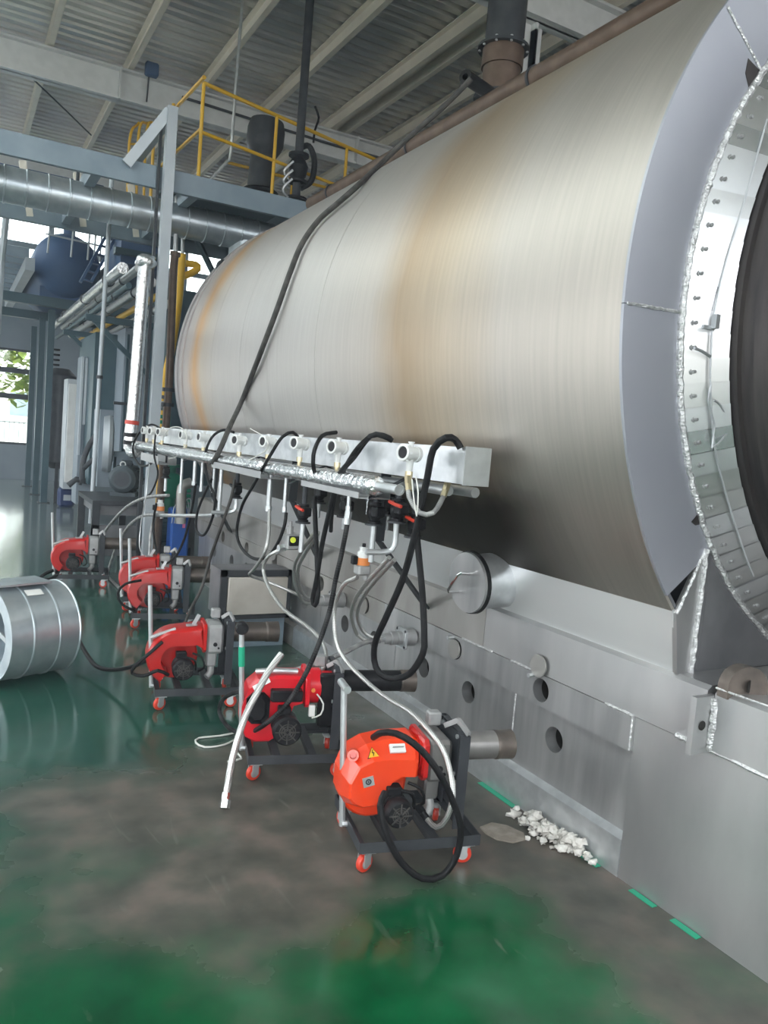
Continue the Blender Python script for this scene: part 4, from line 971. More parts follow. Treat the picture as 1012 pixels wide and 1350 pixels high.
hose('black_cable', [(492, 972, 2.50), (503, 966, 2.42), (522, 967, 2.36), (545, 980, 2.28), (565, 1000), (583, 1027, 2.24), (598, 1060), (607, 1090), (602, 1127, 2.25), (583, 1154), (556, 1158, 2.27), (529, 1137), (509, 1100), (501, 1063, 2.36), (507, 1045, 2.40)], .0125, 'rubber', 'black power cable looping from the orange burner down onto the floor', 'cable', 'Y')
hose('black_cable', [(105, 846, 5.4), (115, 864, 5.2), (128, 879, 5.0), (147, 883), (170, 880, 4.7), (195, 870, 4.5), (212, 858, 4.45), (222, 850, 4.42)], .0135, 'rubber', 'black cable running over the floor from the fan to third burner', 'cable', 'Y')
hose('black_cable', [(214, 846, 4.36), (195, 863), (178, 878), (174, 888, 4.4), (190, 891, 4.36), (208, 884, 4.3), (222, 890, 4.3)], .010, 'rubber', 'black cable coiled once round the handle of third burner', 'cable', 'Y')
hose('black_cable', [(186, 765, 6.1), (165, 770), (155, 782, 6.05), (160, 796), (178, 806, 6.0)], .010, 'rubber', 'black cable bowed left of the fourth burner cart', 'cable', 'Y')
hose('black_cable', [(70, 752, 7.75), (60, 756), (52, 763, 7.7), (64, 764), (78, 757, 7.75)], .016, 'rubber', 'bundled black cable lying left of the farthest burner', 'cable', 'Y')
cord = [at(x, y, Z=.006) for x, y in ((310, 966), (290, 970), (262, 973), (258, 979), (270, 985), (295, 982), (318, 972), (312, 990), (318, 1000), (300, 1004))]
hose('rope', cord, .005, 'whitecord', 'thin white cord looped on the green floor left of the crimson burner', 'cord')
# dark hose slung over the barrel
def on_barrel(px, py, off):
    d = ray(px, py).normalized(); ox, oz = C0.x - XC, C0.z - ZC; r = RO + off
    a = d.x ** 2 + d.z ** 2; b_ = 2 * (ox * d.x + oz * d.z); c_ = ox ** 2 + oz ** 2 - r * r; q = b_ * b_ - 4 * a * c_
    if q < 0: return C0 + d * (-b_ / (2 * a))
    return C0 + d * ((-b_ - math.sqrt(q)) / (2 * a))
bar = V((3.02, 4.32, 4.02))
sl = [at(621, 104, X=2.78), at(585, 140, X=2.70), at(540, 180, X=2.60), at(505, 213, X=2.5)] + [on_barrel(x, y, .03) for x, y in ((470, 246), (445, 268), (420, 290), (398, 321), (383, 357), (366, 405), (351, 445), (336, 484), (318, 530))] + [at(303, 562, X=1.70), at(292, 588, X=1.58), at(281, 610, X=1.57)]
hose('black_hose', sl, .018, 'rubber_grey', 'long dark hose slung down over the shiny barrel')
#PART5
# ------------------------------------------------------------------ loose things on the floor near the burners
fc = at(-17, 843, Y=5.02); fc.z = .292; u = V((.90, .40, 0)).normalized(); FR = .285
FN = thing('duct_fan', 'big round galvanised fan casing lying on the green floor at the left edge', 'fan', (fc.x, fc.y, 0))
MB().lathe(fc, u, [(.012, FR * .72), (0, FR * .74), (0, FR), (.012, FR), (.014, FR * .985), (.13, FR * .985), (.135, FR * 1.005), (.145, FR * 1.005), (.15, FR * .985), (.29, FR * .985), (.295, FR * 1.005), (.305, FR * 1.005), (.31, FR * .985), (.42, FR * .985), (.425, FR), (.43, FR), (.43, FR * .6), (.40, FR * .6), (.39, FR * .72), (.012, FR * .72)], 64).build('fan_casing', 'duct', FN, 30)
MB().lathe(fc + u * .13, u, [(0, 0), (0, .06), (.02, .075), (.14, .075), (.16, 0)], 24).build('fan_hub', 'bluegrey', FN)
fa, fb, _ = frame(u)
for i in range(6):
    t = 2 * PI * i / 6 + .2; rd = fa * math.cos(t) + fb * math.sin(t); tn = fa * -math.sin(t) + fb * math.cos(t)
    ring = [fc + u * .21 + rd * .065 + (tn * -.03 + u * .03), fc + u * .21 + rd * .065 + (tn * .03 - u * .03), fc + u * .21 + rd * (FR * .70) + (tn * .075 - u * .02), fc + u * .21 + rd * (FR * .70) + (tn * -.055 + u * .05)]
    MB().loft([ring, [p + u * .006 for p in ring]]).build('fan_blade', 'bluegrey', FN)
for i in range(3):
    t = 2 * PI * i / 3 + 1.1; rd = fa * math.cos(t) + fb * math.sin(t)
    MB().beam(fc + u * .06 + rd * .03, fc + u * .02 + rd * FR * .76, .03, .012, u).build('strut', 'zinc', FN)
MB().box(fc + u * .16 + V((0, 0, FR + .012)), (.34, .20, .012), M4.Rotation(math.atan2(u.y, u.x), 3, 'Z')).build('mounting_plate', 'duct', FN)
t = D(28); n_ = (V((0, 0, 1)) * math.cos(t) + V((u.y, -u.x, 0)) * math.sin(t))
plate_on(fc + u * .20 + n_ * (FR * 1.0), u, 0, n_, .10, .05, .003).build('rating_plate', 'label', FN, 0)
MB().box(fc + V((-.02, -.12, -.27)) + u * -.03, (.16, .10, .035), M4.Rotation(math.atan2(u.y, u.x), 3, 'Z')).build('foot_bracket', 'duct', FN)
# black framed box standing off the base wall
yb = 5.42
a, b = at(292, 752, Y=yb), at(380, 812, Y=yb); x0, x1, z0, z1 = a.x, b.x, b.z - .01, a.z
BX = thing('framed_box', 'black framed steel box with pale stained front panel standing against base wall', 'box', ((x0 + x1) / 2, yb, 0))
MB().bx(x0 + .015, x1 - .005, yb + .02, yb + .32, z0 + .01, z1 - .01).build('box_body', 'dark_plate', BX)
fr = MB()
for q in ((x0, x1, z1 - .045, z1), (x0, x1, z0, z0 + .03), (x0, x0 + .045, z0, z1), (x1 - .03, x1, z0, z1)): fr.bx(q[0], q[1], yb - .012, yb + .02, q[2], q[3])
fr.build('frame', 'iron', BX, 0)
MB().cbox(((x0 + x1) / 2 + .012, yb - .006, (z0 + z1) / 2 - .008), (x1 - x0 - .085, .03, z1 - z0 - .085), .006, 1).build('front_panel', mat('stained_pale_panel', (.55, .51, .46), .1, .55, (.40, .36, .31), 5, .45, .8), BX)
MB().bx(x0 + .06, x1 - .01, yb + .05, yb + .30, 0, z0).build('plinth', 'bluegrey', BX)
# insulation wool and dust at the wall foot
wl = MB()
for i in range(170):
    k = random.random(); p = at(694, 1082, Z=0).lerp(at(768, 1126, Z=0), k); r = random.uniform(.006, .022)
    wl.sphere((min(p.x + random.gauss(-.01, .035), XW - .035), p.y + random.gauss(0, .03), r * .6 + max(0, random.gauss(.012, .014))), r, 7, 5, (1.2, 1, .8), .5)
o = wl.build('wool_tuft', 'wool', None, 60); tag(o, 'white clump of mineral wool on the floor at the foot of the base wall', 'insulation', None, 'stuff')
def flat_patch(pts, h, m, name, label, cat, kind=None):
    P = [at(x, y, Z=0) for x, y in pts]; c = sum(P, V((0, 0, 0))) / len(P)
    mb = MB().loft([[V((p.x, p.y, .0005)) for p in P], [V((p.x, p.y, h * .6)) for p in P], [c.lerp(p, .7) + V((0, 0, h)) for p in P]])
    return tag(mb.build(name, m, None, 60), label, cat, None, kind)
flat_patch([(632, 1092), (648, 1086), (668, 1090), (690, 1100), (692, 1108), (676, 1112), (655, 1108), (640, 1100)], .012, 'dust', 'dust_heap', 'thin pale heap of dust between cart wheel and white wool clump', 'dust', 'stuff')
gs = MB()
for (a, b, wd) in (((643, 1030), (690, 1062), .022), ((775, 1122), (800, 1140), .02), ((836, 1172), (872, 1193), .018), ((888, 1212), (925, 1236), .02)):
    p, q = at(*a, Z=0), at(*b, Z=0); p.x = q.x = XW - .014; gs.bx(p.x - wd, p.x + .008, min(p.y, q.y), max(p.y, q.y), .0005, .003)
tag(gs.build('paint_strip', 'tape'), 'dark green paint strips left along the foot of the base wall', 'paint', None, 'stuff')
# ------------------------------------------------------------------ on top of the barrel
TP = thing('top_pipe', 'long dark pipe running along the crown of the barrel', 'pipe', (3.11, 2, 3.9))
MB().cyl((3.11, 1.95, 3.92), (3.11, 7.6, 3.92), .075, n=20).build('pipe_run', 'brown', TP)
for y in (2.6, 4.1, 5.6, 7.1): MB().lathe((3.11, y, 3.92), (0, 1, 0), [(0, .076), (0, .085), (.02, .085), (.02, .076)], 20).build('pipe_clamp', 'iron', TP)
s0 = at(657, 136, Y=5.4); ST = thing('flue_stack', 'dark flanged flue stack rising behind the barrel to the roof', 'stack', s0)
MB().cyl(s0 + V((0, 0, .42)), V((s0.x, s0.y, ZR - .25)), .155, n=28).build('upper_flue', 'iron', ST)
MB().lathe(s0, (0, 0, 1), [(.02, .15), (.26, .15), (.26, .165), (.40, .165)], 28).build('flue_collar', 'brown', ST)
MB().lathe(s0, (0, 0, 1), [(-.35, .26), (.02, .15)], 28).build('flue_cone', 'steel_dirty', ST)
for z in (.40, .02): MB().lathe(s0 + V((0, 0, z)), (0, 0, 1), [(0, .15), (0, .205), (.022, .205), (.022, .15)], 28).build('flange', 'iron', ST)
for k in range(10):
    t = 2 * PI * k / 10; MB().cyl(s0 + V((.187 * math.cos(t), .187 * math.sin(t), .39)), s0 + V((.187 * math.cos(t), .187 * math.sin(t), .435)), .011, n=6).build('bolt', 'zinc', ST)
p, q = at(613, 101, Y=5.0), at(657, 131, Y=5.25)
tag(MB().lathe(p, q - p, [(0, .022), (0, .05), ((q - p).length, .05), ((q - p).length, 0)], 16).build('hose_holder', 'rubber'), 'short black tube end holding the slung hose beside the flue stack', 'tube')
rg = thing('lifting_ring', 'small dark lifting ring on the far crown of the barrel', 'ring', at(295, 353, Y=7.6))
c = root_loc(rg); MB().tube([c + V((.06 * math.cos(t), 0, .06 * math.sin(t))) for t in [2 * PI * i / 16 for i in range(17)]], .02, 8, False).build('ring_eye', 'iron', rg)

# ------------------------------------------------------------------ gantry column, platform, duct
def pbox(mb, px0, py0, px1, py1, Y, dep):
    xm, ym = (px0 + px1) / 2, (py0 + py1) / 2
    a, b = at(px0, ym, Y=Y), at(px1, ym, Y=Y); c, d = at(xm, py0, Y=Y), at(xm, py1, Y=Y)
    return mb.bx(a.x, b.x, Y, Y + dep, max(0.003, d.z), c.z)
def ptube(pts, r, m, name, label, cat, Y=None, n=12, smooth=True, parts=None):
    P = [at(p[0], p[1], Y=(p[2] if len(p) > 2 else Y)) for p in pts]
    t = thing(name, label, cat, P[0]); MB().tube(P, r, n, smooth, .05).build('pipe_run', m, t)
    for k in (parts or []):
        q = P[k[0]].lerp(P[k[1]], k[2]); d = (P[k[1]] - P[k[0]]).normalized()
        MB().lathe(q - d * .02, d, [(0, r), (0, r * k[3]), (.04, r * k[3]), (.04, r)], 16).build(k[4], k[5], t)
    return t
GC = thing('gantry_column', 'tall light grey square steel column with diagonal brace beside the platform', 'column', (1.855, 8.45, 0))
MB().bx(1.805, 1.905, 8.40, 8.50, .012, 4.80).build('post', 'gantry', GC)
MB().bx(1.75, 1.96, 8.34, 8.56, 0, .012).build('base_plate', 'iron', GC)
MB().beam((1.83, 8.47, 4.76), (1.46, 8.58, 4.18), .10, .10, V((0, 1, 0))).build('brace', 'gantry', GC)
MB().bx(1.81, 1.90, 8.502, 10.2, 4.70, 4.80).build('top_arm', 'gantry', GC)
o = MB().bx(1.765, 1.795, 8.56, 8.598, .003, 4.68); tag(o.build('conduit_post', 'iron'), 'thin dark post standing just behind the grey gantry column', 'post')
PL = thing('platform', 'blue grey steel platform with yellow railing high behind the barrel', 'platform', (3, 8.6, 4.0))
MB().loft([[V((x, y, z)) for y, z in ((8.6, 4.02), (8.66, 4.02), (8.66, 4.04), (8.612, 4.04), (8.612, 4.22), (8.66, 4.22), (8.66, 4.24), (8.6, 4.24))] for x in (-3.5, 7.2)]).build('front_beam', 'bluegrey', PL, 20)
MB().bx(-3.5, 7.2, 11.2, 11.3, 4.0, 4.24).build('rear_beam', 'bluegrey', PL)
MB().bx(2.0, 7.2, 8.66, 11.2, 4.225, 4.245).build('deck', 'teal', PL)
for x in (-3, -2, -.9, .2, 1.2, 2.2, 3.4, 4.6, 5.8, 7): MB().bx(x - .05, x + .05, 8.62, 11.25, 4.05, 4.21).build('cross_beam', 'bluegrey', PL)
for px, py in ((37, 201), (108, 217), (178, 233)):
    q = at(px, py, Y=11.24); MB().beam(q + V((-.06, 0, -.12)), V((q.x + .05, 11.24, 4.06)), .08, .09, V((0, 1, 0))).build('stub_brace', 'cream', PL)
def rail(p, q, r=.02): return MB().tube([p, q], r, 8, False)
rx = [2.22, 3.15, 4.2, 5.4, 6.6]
def ry(x): return 8.68 + (x - 2.22) * .30
for x in rx: rail((x, ry(x), 4.24), (x, ry(x), 5.22)).build('railing_post', 'yellow', PL)
rail((2.22, 8.68, 5.22), (7.1, ry(7.1), 5.22), .022).build('top_rail', 'yellow', PL); rail((2.22, 8.68, 4.72), (7.1, ry(7.1), 4.72)).build('mid_rail', 'yellow', PL)
for y in (9.6, 10.6): rail((2.12, y, 4.24), (2.12, y, 5.28)).build('railing_post', 'yellow', PL)
rail((2.22, 8.68, 5.28), (2.12, 10.8, 5.28), .022).build('top_rail', 'yellow', PL); rail((2.22, 8.68, 4.75), (2.12, 10.8, 4.75)).build('mid_rail', 'yellow', PL)
for x in (4.2, 5.5, 6.8): rail((x, 11.1, 4.24), (x, 11.1, 5.28)).build('railing_post', 'yellow', PL)
rail((3.2, 11.1, 5.28), (7.1, 11.1, 5.28), .022).build('top_rail', 'yellow', PL)
LD = thing('access_ladder', 'yellow ladder hoops rising to the platform left of the gantry column', 'ladder', at(178, 245, Y=11.4))
for px in (169, 181, 191): MB().tube([V((at(px, 255, Y=11.25).x, 11.25, 4.2)), at(px + 2, 185 if px < 180 else 175, Y=11.25), at(px + 14, 162, Y=11.4)], .018, 8).build('ladder_rail', 'yellow', LD)
for k in range(3): MB().tube([at(170, 226 - 18 * k, Y=11.25), at(192, 226 - 18 * k, Y=11.25)], .014, 8, False).build('rung', 'yellow', LD)
# spiral duct
DY, DZ, DR = 9.35, 3.93, .185
DU = thing('spiral_duct', 'long galvanised spiral duct crossing under the platform', 'duct', (-2, DY, DZ))
prof = [(0, 0), (0, DR)]; x = 0.
while x < 6.3:
    prof += [(x + .02, DR), (x + .024, DR + .009), (x + .04, DR + .009), (x + .044, DR), (x + .19, DR)]; x += .21
prof += [(6.32, DR), (6.32, 0)]
MB().lathe((-3.0, DY, DZ), (1, 0, 0), prof, 28).build('duct_run', 'duct', DU, 30)
MB().lathe((2.98, DY, DZ - .1), (0, 0, -1), [(0, .17), (.28, .17), (.28, .185), (.30, .185), (.30, .17), (1.4, .17)], 28).build('duct_drop', 'duct', DU)
for x in (-.6, 1.1): MB().cyl((x, DY, DZ + DR), (x, DY, 4.3), .018, n=8).build('hanger_rod', 'iron', DU)
d2 = MB().lathe((-3.5, 12.4, 4.75), (1, 0, 0), [(0, 0), (0, .20), (5.3, .20), (5.3, 0)], 20)
tag(d2.build('plain_duct', 'navy'), 'smooth blue duct beyond the spiral duct, high at left', 'duct')
# vent stack on the platform
c = at(343, 236, Y=9.9); VS = thing('vent_drum', 'dark barrel shaped vent on a ribbed neck standing on the platform', 'vent', V((c.x, c.y, 4.245)))
MB().lathe(V((c.x, c.y, 4.246)), (0, 0, 1), [(0, .34), (.06, .34), (.25, .22), (.25, 0)], 24).build('vent_base', 'steel_bright', VS)
MB().lathe(V((c.x, c.y, 4.49)), (0, 0, 1), [(0, .22), (.02, .25), (.05, .22), (.07, .25), (.10, .22), (.13, .24), (.16, .2), (.16, 0)], 24).build('bellows', 'black', VS)
MB().cyl((c.x, c.y, 4.64), (c.x + .02, c.y, 5.10), .16, n=20).build('neck', 'iron', VS)
MB().lathe((c.x + .02, c.y, 5.05), (.05, 0, 1), [(0, 0), (0, .15), (.08, .20), (.16, .235), (.34, .235), (.44, .21), (.46, .17), (.46, 0)], 24).build('vent_barrel', 'iron', VS)
vb = at(391, 245, Y=9.0); BV = thing('valve_pipe', 'black valve assembly with tall dark pipe running up to the roof', 'pipe', V((vb.x, vb.y, 4.245)))
MB().cyl((vb.x, vb.y, 4.246), V((vb.x, vb.y, ZR + .3)), .05, n=14).build('pipe_run', 'iron', BV)
for z, r in ((4.35, .13), (4.55, .12), (4.85, .12)): MB().lathe((vb.x, vb.y, z), (0, 0, 1), [(0, .04), (0, r), (.03, r), (.03, .04)], 16).build('flange', 'black', BV)
MB().lathe((vb.x, vb.y, 4.58), (0, 0, 1), [(0, .06), (.05, .10), (.16, .12), (.24, .08), (.26, .06)], 16).build('valve_body', 'black', BV)
MB().tube([(vb.x, vb.y, 4.95), (vb.x + .12, vb.y, 5.0), (vb.x + .2, vb.y, 4.85), (vb.x + .18, vb.y, 4.62), (vb.x + .05, vb.y, 4.5)], .035, 10).build('bypass_bend', 'black', BV)
for k in range(3): MB().tube([(vb.x - .12, vb.y - .05, 4.35 + .1 * k), (vb.x - .2, vb.y - .08, 4.42 + .1 * k), (vb.x - .1, vb.y - .1, 4.55 + .1 * k)], .015, 6).build('small_bore_pipe', 'zinc', BV)
ptube([(321, -40), (318, 20), (311, 110), (304, 203), (300, 212), (285, 228), (268, 246)], .018, 'zinc', 'steel_tube', 'thin grey tube hanging from the roof then bending down to platform', 'pipe', 9.4)
ptube([(413, 188, 9.5), (415, 172, 9.5), (420, 155, 9.5), (415, 140, 9.5)], .014, 'black', 'black_cable', 'short black cable by the tall dark pipe on the platform', 'cable', 9.5)
fl = thing('floodlight', 'small dark blue floodlight box fixed on the white tie beam', 'lamp', at(200, 102, Y=11.9))
c = at(200, 92, Y=11.85); MB().cbox(c, (.18, .12, .18), .02, 1).build('lamp_housing', 'navy', fl); MB().beam(c + V((-.02, .06, -.05)), V((c.x - .03, 11.94, 6.1)), .02, .02).build('lamp_bracket', 'iron', fl)
ptube([(-20, 45, 12.3), (60, 120, 13.5), (120, 178, 15.)], .012, 'iron', 'roof_cable', 'thin dark cable sagging under the roof at top left', 'cable')
ptube([(240, 128, 12), (420, 185, 12), (500, 208, 12)], .02, 'iron', 'roof_conduit', 'thin dark conduit running under the white tie beam', 'conduit')
# ------------------------------------------------------------------ pipes beside the column
ptube([(148, 225), (125, 600), (119, 690)], .027, 'gantry', 'thin_pole', 'long thin pale grey pole standing left of the foil wrapped riser', 'pole', 10.2, parts=[(0, 1, .72, 1.5, 'pole_clamp', 'iron')])
fv = [(192, 345), (189, 372), (183, 450), (177, 530), (172, 575), (171, 592)]
FV = ptube(fv, .065, 'foil', 'foil_riser', 'thick foil wrapped riser pipe beside the gantry column', 'pipe', 8.5, 14, True, [(3, 4, .6, 1.12, 'red_band', 'castor'), (4, 5, -.1, 1.14, 'black_band', 'black'), (4, 5, .5, 1.14, 'black_band', 'black')])
MB().sphere(at(193, 345, Y=8.5), .095, 12, 8, (1.2, 1, .8), .2).build('foil_cap', 'foil', FV, 80)
ptube([(171, 590, 8.5), (174, 597, 8.3), (182, 596, 8.15)], .055, 'foil', 'foil_elbow', 'foil wrapped elbow joining the riser to the long foil pipe', 'pipe')
ptube([(231, 335), (229, 350), (226, 420), (223, 500), (219, 556), (205, 745)], .042, 'brown', 'brown_pipe', 'upright brown pipe with flange close to the barrel end', 'pipe', 8.6, 14, True, [(3, 4, .25, 1.6, 'flange', 'iron'), (3, 4, .6, 1.6, 'flange', 'iron'), (0, 1, .0, 1.3, 'pipe_collar', 'brown')])
ptube([(240, 335), (235, 400), (226, 460), (218, 500), (216, 528), (204, 720)], .045, 'yellow', 'yellow_pipe', 'upright yellow gas pipe behind the brown pipe', 'pipe', 9.2, 14, True, [(3, 4, .85, 1.4, 'flange', 'iron')])
ptube([(242, 347), (258, 349), (261, 354), (252, 360), (238, 366)], .04, 'yellow', 'yellow_bend', 'yellow pipe bend near the top of the barrel end', 'pipe', 9.4)
ptube([(233, 260), (231, 340)], .025, 'zinc', 'steel_tube', 'upright thin zinc tube right of the gantry column', 'pipe', 9.3, 10, False)
ptube([(243, 258), (240, 345)], .022, 'zinc', 'steel_tube', 'second upright thin zinc tube right of the gantry column', 'pipe', 9.6, 10, False)
ptube([(240, 275, 11.15), (282, 362, 11.15)], .045, 'teal', 'steel_brace', 'dark diagonal brace before the bright high window', 'brace', 10.4, 6, False)
p = at(213, 535, Y=8.9); t = thing('small_valve', 'small cyan valve beside the brown pipe foot', 'valve', p)
MB().cbox(p, (.16, .08, .10), .02).build('valve_body', 'gantry', t); MB().bx(p.x - .10, p.x + .10, p.y - .03, p.y, p.z - .14, p.z - .10).bx(p.x - .10, p.x + .1, p.y - .03, p.y, p.z - .20, p.z - .16).build('hand_lever', 'tape', t)
# pipe bundle running away along the hall
bund = [(1.62, 3.30, .065, 'foil'), (1.80, 3.33, .05, 'zinc'), (1.95, 3.20, .055, 'zinc'), (2.08, 3.10, .04, 'yellow'), (2.20, 3.02, .045, 'zinc'), (1.70, 3.12, .035, 'teal')]
words = ['foil wrapped pipe, outermost of overhead bundle', 'bright pipe, topmost of overhead bundle', 'zinc pipe in the middle of overhead bundle', 'yellow striped pipe of overhead bundle', 'lowest zinc pipe of overhead bundle nearest the riser', 'thin dark pipe under the overhead bundle']
for (x, z, r, m), wd in zip(bund, words):
    t = thing('overhead_pipe', wd, 'pipe', (x, 9.4, z), 0, 'overhead pipe bundle')
    MB().cyl((x, 9.4, z), (x, 16.5, z - .05), r, n=14).build('pipe_run', m, t)
    for y in (10.3, 12.2, 14.4): MB().lathe((x, y, z - .01), (0, 1, 0), [(0, r), (0, r * 1.22), (.04, r * 1.22), (.04, r)], 14).build('pipe_band', 'iron', t)
for y, wd in ((11.2, 'near dark cross bar carrying the overhead pipe bundle'), (13.6, 'far dark cross bar carrying the overhead pipe bundle')):
    t = thing('pipe_support', wd, 'support', (1.9, y, 2.9)); MB().bx(1.5, 2.6, y, y + .08, 2.88, 2.96).beam((1.6, y + .04, 2.9), (2.4, y + .04, 2.2), .06, .06).build('cross_bar', 'teal', t)
#PART6
# ------------------------------------------------------------------ machinery at the far end of the barrel
def machine(name, label, cat, parts, group=None):
    """parts: (name, px0, py0, px1, py1, Y, depth, material)"""
    first = parts[0]; b = at((first[1] + first[3]) / 2, first[4], Y=first[5]); t = thing(name, label, cat, V((b.x, b.y, max(0, b.z))), 0, group)
    for (n, x0, y0, x1, y1, Y, dep, m) in parts: pbox(MB(), x0, y0, x1, y1, Y, dep).build(n, m, t)
    return t
machine('dust_collector', 'tall dark blue grey steel housing behind the foil wrapped riser', 'housing', [('housing_wall', 121, 440, 165, 640, 12.2, 1.6, 'teal'), ('side_panel', 160, 435, 212, 640, 11.6, 2.2, 'wallgrey'), ('panel_rib', 150, 530, 172, 534, 11.55, .05, 'iron'), ('panel_rib', 163, 440, 166, 640, 11.56, .05, 'teal')])
machine('heat_exchanger', 'dark housing under the platform behind the far barrel end', 'housing', [('housing_wall', 216, 385, 300, 640, 10.6, 1.6, 'teal'), ('housing_wall', 165, 280, 214, 345, 14.0, 1.5, 'navy'), ('bracket_plate', 168, 318, 212, 324, 13.9, .1, 'teal')])
FS = thing('blower', 'pale grey blower casing with round side standing behind the motor', 'blower', at(140, 642, Y=10.4))
pbox(MB(), 130, 540, 147, 642, 10.4, .5).build('blower_casing', 'wallgrey', FS)
c = at(141, 585, Y=10.38); MB().lathe(c, (1, -.15, 0), [(-.05, 0), (-.05, .34), (.02, .36), (.06, .34), (.08, .2), (.08, 0)], 28).build('blower_scroll', 'gantry', FS)
pbox(MB(), 150, 596, 172, 603, 10.3, .2).build('outlet_flange', 'bluegrey', FS); pbox(MB(), 153, 603, 168, 618, 10.3, .2).build('outlet_neck', 'bluegrey', FS)
def big_motor(c, d, r, L, label, paint, name='electric_motor'):
    d = V(d).normalized(); t = thing(name, label, 'motor', V((c.x, c.y, c.z - r * 1.25)))
    prof = [(0, 0), (0, r * .7), (.03, r * .95), (.06, r)]
    mb = MB().lathe(c, d, prof + [(L * .8, r), (L * .8, r * .6), (L, r * .5), (L, 0)], 26); mo = mb.build('motor_body', paint, t)
    a, b, _ = frame(d)
    fin = MB()
    for k in range(18):
        q = 2 * PI * k / 18; rd = a * math.cos(q) + b * math.sin(q); fin.beam(c + d * .1 + rd * r * 1.03, c + d * (L * .75) + rd * r * 1.03, .012, r * .12, rd)
    fin.build('cooling_fins', paint, mo)['kind'] = 'stuff'
    MB().lathe(c - d * .002, d, [(0, 0), (0, r * .55), (.004, r * .55), (.004, 0)], 20).build('fan_grille', 'iron', mo)
    MB().cbox(c + d * L * .4 + V((0, 0, r * 1.12)), (r * .7, r * .7, r * .4), .01).build('terminal_box', paint, t)
    for s in (.25, .65): MB().box(c + d * L * s + V((0, 0, -r * 1.1)), (r * 1.8, .08, r * .3), M4.Rotation(math.atan2(d.y, d.x) + PI / 2, 3, 'Z')).build('motor_foot', paint, t)
    return t
mc = at(160, 632, Y=9.5); big_motor(mc, (.45, .9, 0), .165, .45, 'large grey electric motor on the dark skid below the foil riser', 'motor')
tag(MB().tube([at(162, 612, Y=9.55) + V((.03 * math.cos(q), 0, .03 * math.sin(q))) for q in [2 * PI * i / 10 for i in range(11)]], .008, 6, False).build('eye_bolt', 'white'), 'white lifting eye on top of the large grey motor', 'eye bolt')
# skid frame under the motor
zt = mc.z - .165 * 1.25
SK = thing('motor_skid', 'dark steel skid frame carrying the large grey motor', 'skid', (1.75, 9.0, 0))
MB().bx(1.36, 1.92, 8.95, 10.1, zt - .05, zt).build('skid_top', 'iron', SK)
MB().bx(1.42, 1.92, 9.0, 10.1, zt - .16, zt - .055).build('skid_beam', 'dark_plate', SK)
for x, y in ((1.40, 8.98), (1.88, 8.98), (1.40, 10.05), (1.88, 10.05)): MB().bx(x - .04, x + .04, y - .03, y + .03, .002, zt - .05).build('leg', 'iron', SK)
MB().bx(1.36, 1.92, 8.95, 8.99, .10, zt * .62).build('front_sheet', 'dark_plate', SK)
dm = at(205, 705, Y=8.85); big_motor(V((dm.x - .18, dm.y, .42)), (1, .1, 0), .15, .45, 'dark green electric motor low behind the burners beside the blue box', 'teal')
bs = thing('motor_plinth', 'low dark plinth under the dark green motor', 'plinth', (dm.x, dm.y, 0)); MB().bx(dm.x - .25, dm.x + .35, dm.y - .2, dm.y + .2, 0.002, .24).build('plinth_block', 'iron', bs)
gp = at(223, 640, Y=9.3); t = thing('green_pump', 'bright green pump casing under the far end of the header', 'pump', V((gp.x, gp.y, gp.z - .25)))
MB().lathe(gp + V((0, -.1, 0)), (0, 1, 0), [(0, 0), (0, .11), (.03, .16), (.12, .18), (.2, .15), (.22, 0)], 22).build('pump_casing', 'green', t)
MB().cyl(gp + V((0, 0, -.30)), gp, .08, n=14).build('pump_foot', 'green', t); MB().lathe(gp + V((0, 0, .14)), (0, 0, 1), [(0, .07), (.08, .07), (.08, .12), (.11, .12), (.11, 0)], 18).build('pump_flange', 'green', t)
for k in range(4): MB().cyl(gp + V((.15, -.06, -.05 - .06 * k)), gp + V((.24, -.06, -.05 - .06 * k)), .022, n=10).build('pump_port', 'green', t)
pp = V((gp.x, gp.y, 0)); t = thing('pump_stand', 'dark stand under the bright green pump', 'stand', pp); MB().bx(pp.x - .2, pp.x + .3, pp.y - .15, pp.y + .25, .002, max(.1, gp.z - .30)).build('stand_block', 'dark_plate', t)
bb = at(234, 706, Y=8.5); t = thing('blue_box', 'bright blue tall box with pink sticker beside the far base wall', 'box', V((bb.x, bb.y, 0)))
MB().cbox((bb.x, bb.y, .40), (.20, .2, .62), .02).build('box_body', 'bluep', t); MB().bx(bb.x + .02, bb.x + .05, bb.y - .104, bb.y - .10, .50, .58).build('sticker', mat('pink_sticker', (.8, .2, .4), 0, .5), t)
for i in range(3): MB().tube([(bb.x - .1 + .03 * i, bb.y - .11, .55), (bb.x - .08 + .03 * i, bb.y - .13, .74), (bb.x + .02 + .03 * i, bb.y - .13, .78 + .02 * i), (bb.x + .09, bb.y - .11, .6)], .006, 6).build('coiled_tube', 'gantry', t)
MB().bx(bb.x - .12, bb.x + .12, bb.y - .12, bb.y + .12, .002, .09).build('box_foot', 'iron', t)
ptube([(238, 690, 8.3), (239, 650, 8.3), (242, 640, 8.3), (252, 636, 8.3)], .055, 'steel_dirty', 'bent_pipe', 'stained steel pipe rising beside the blue box', 'pipe')
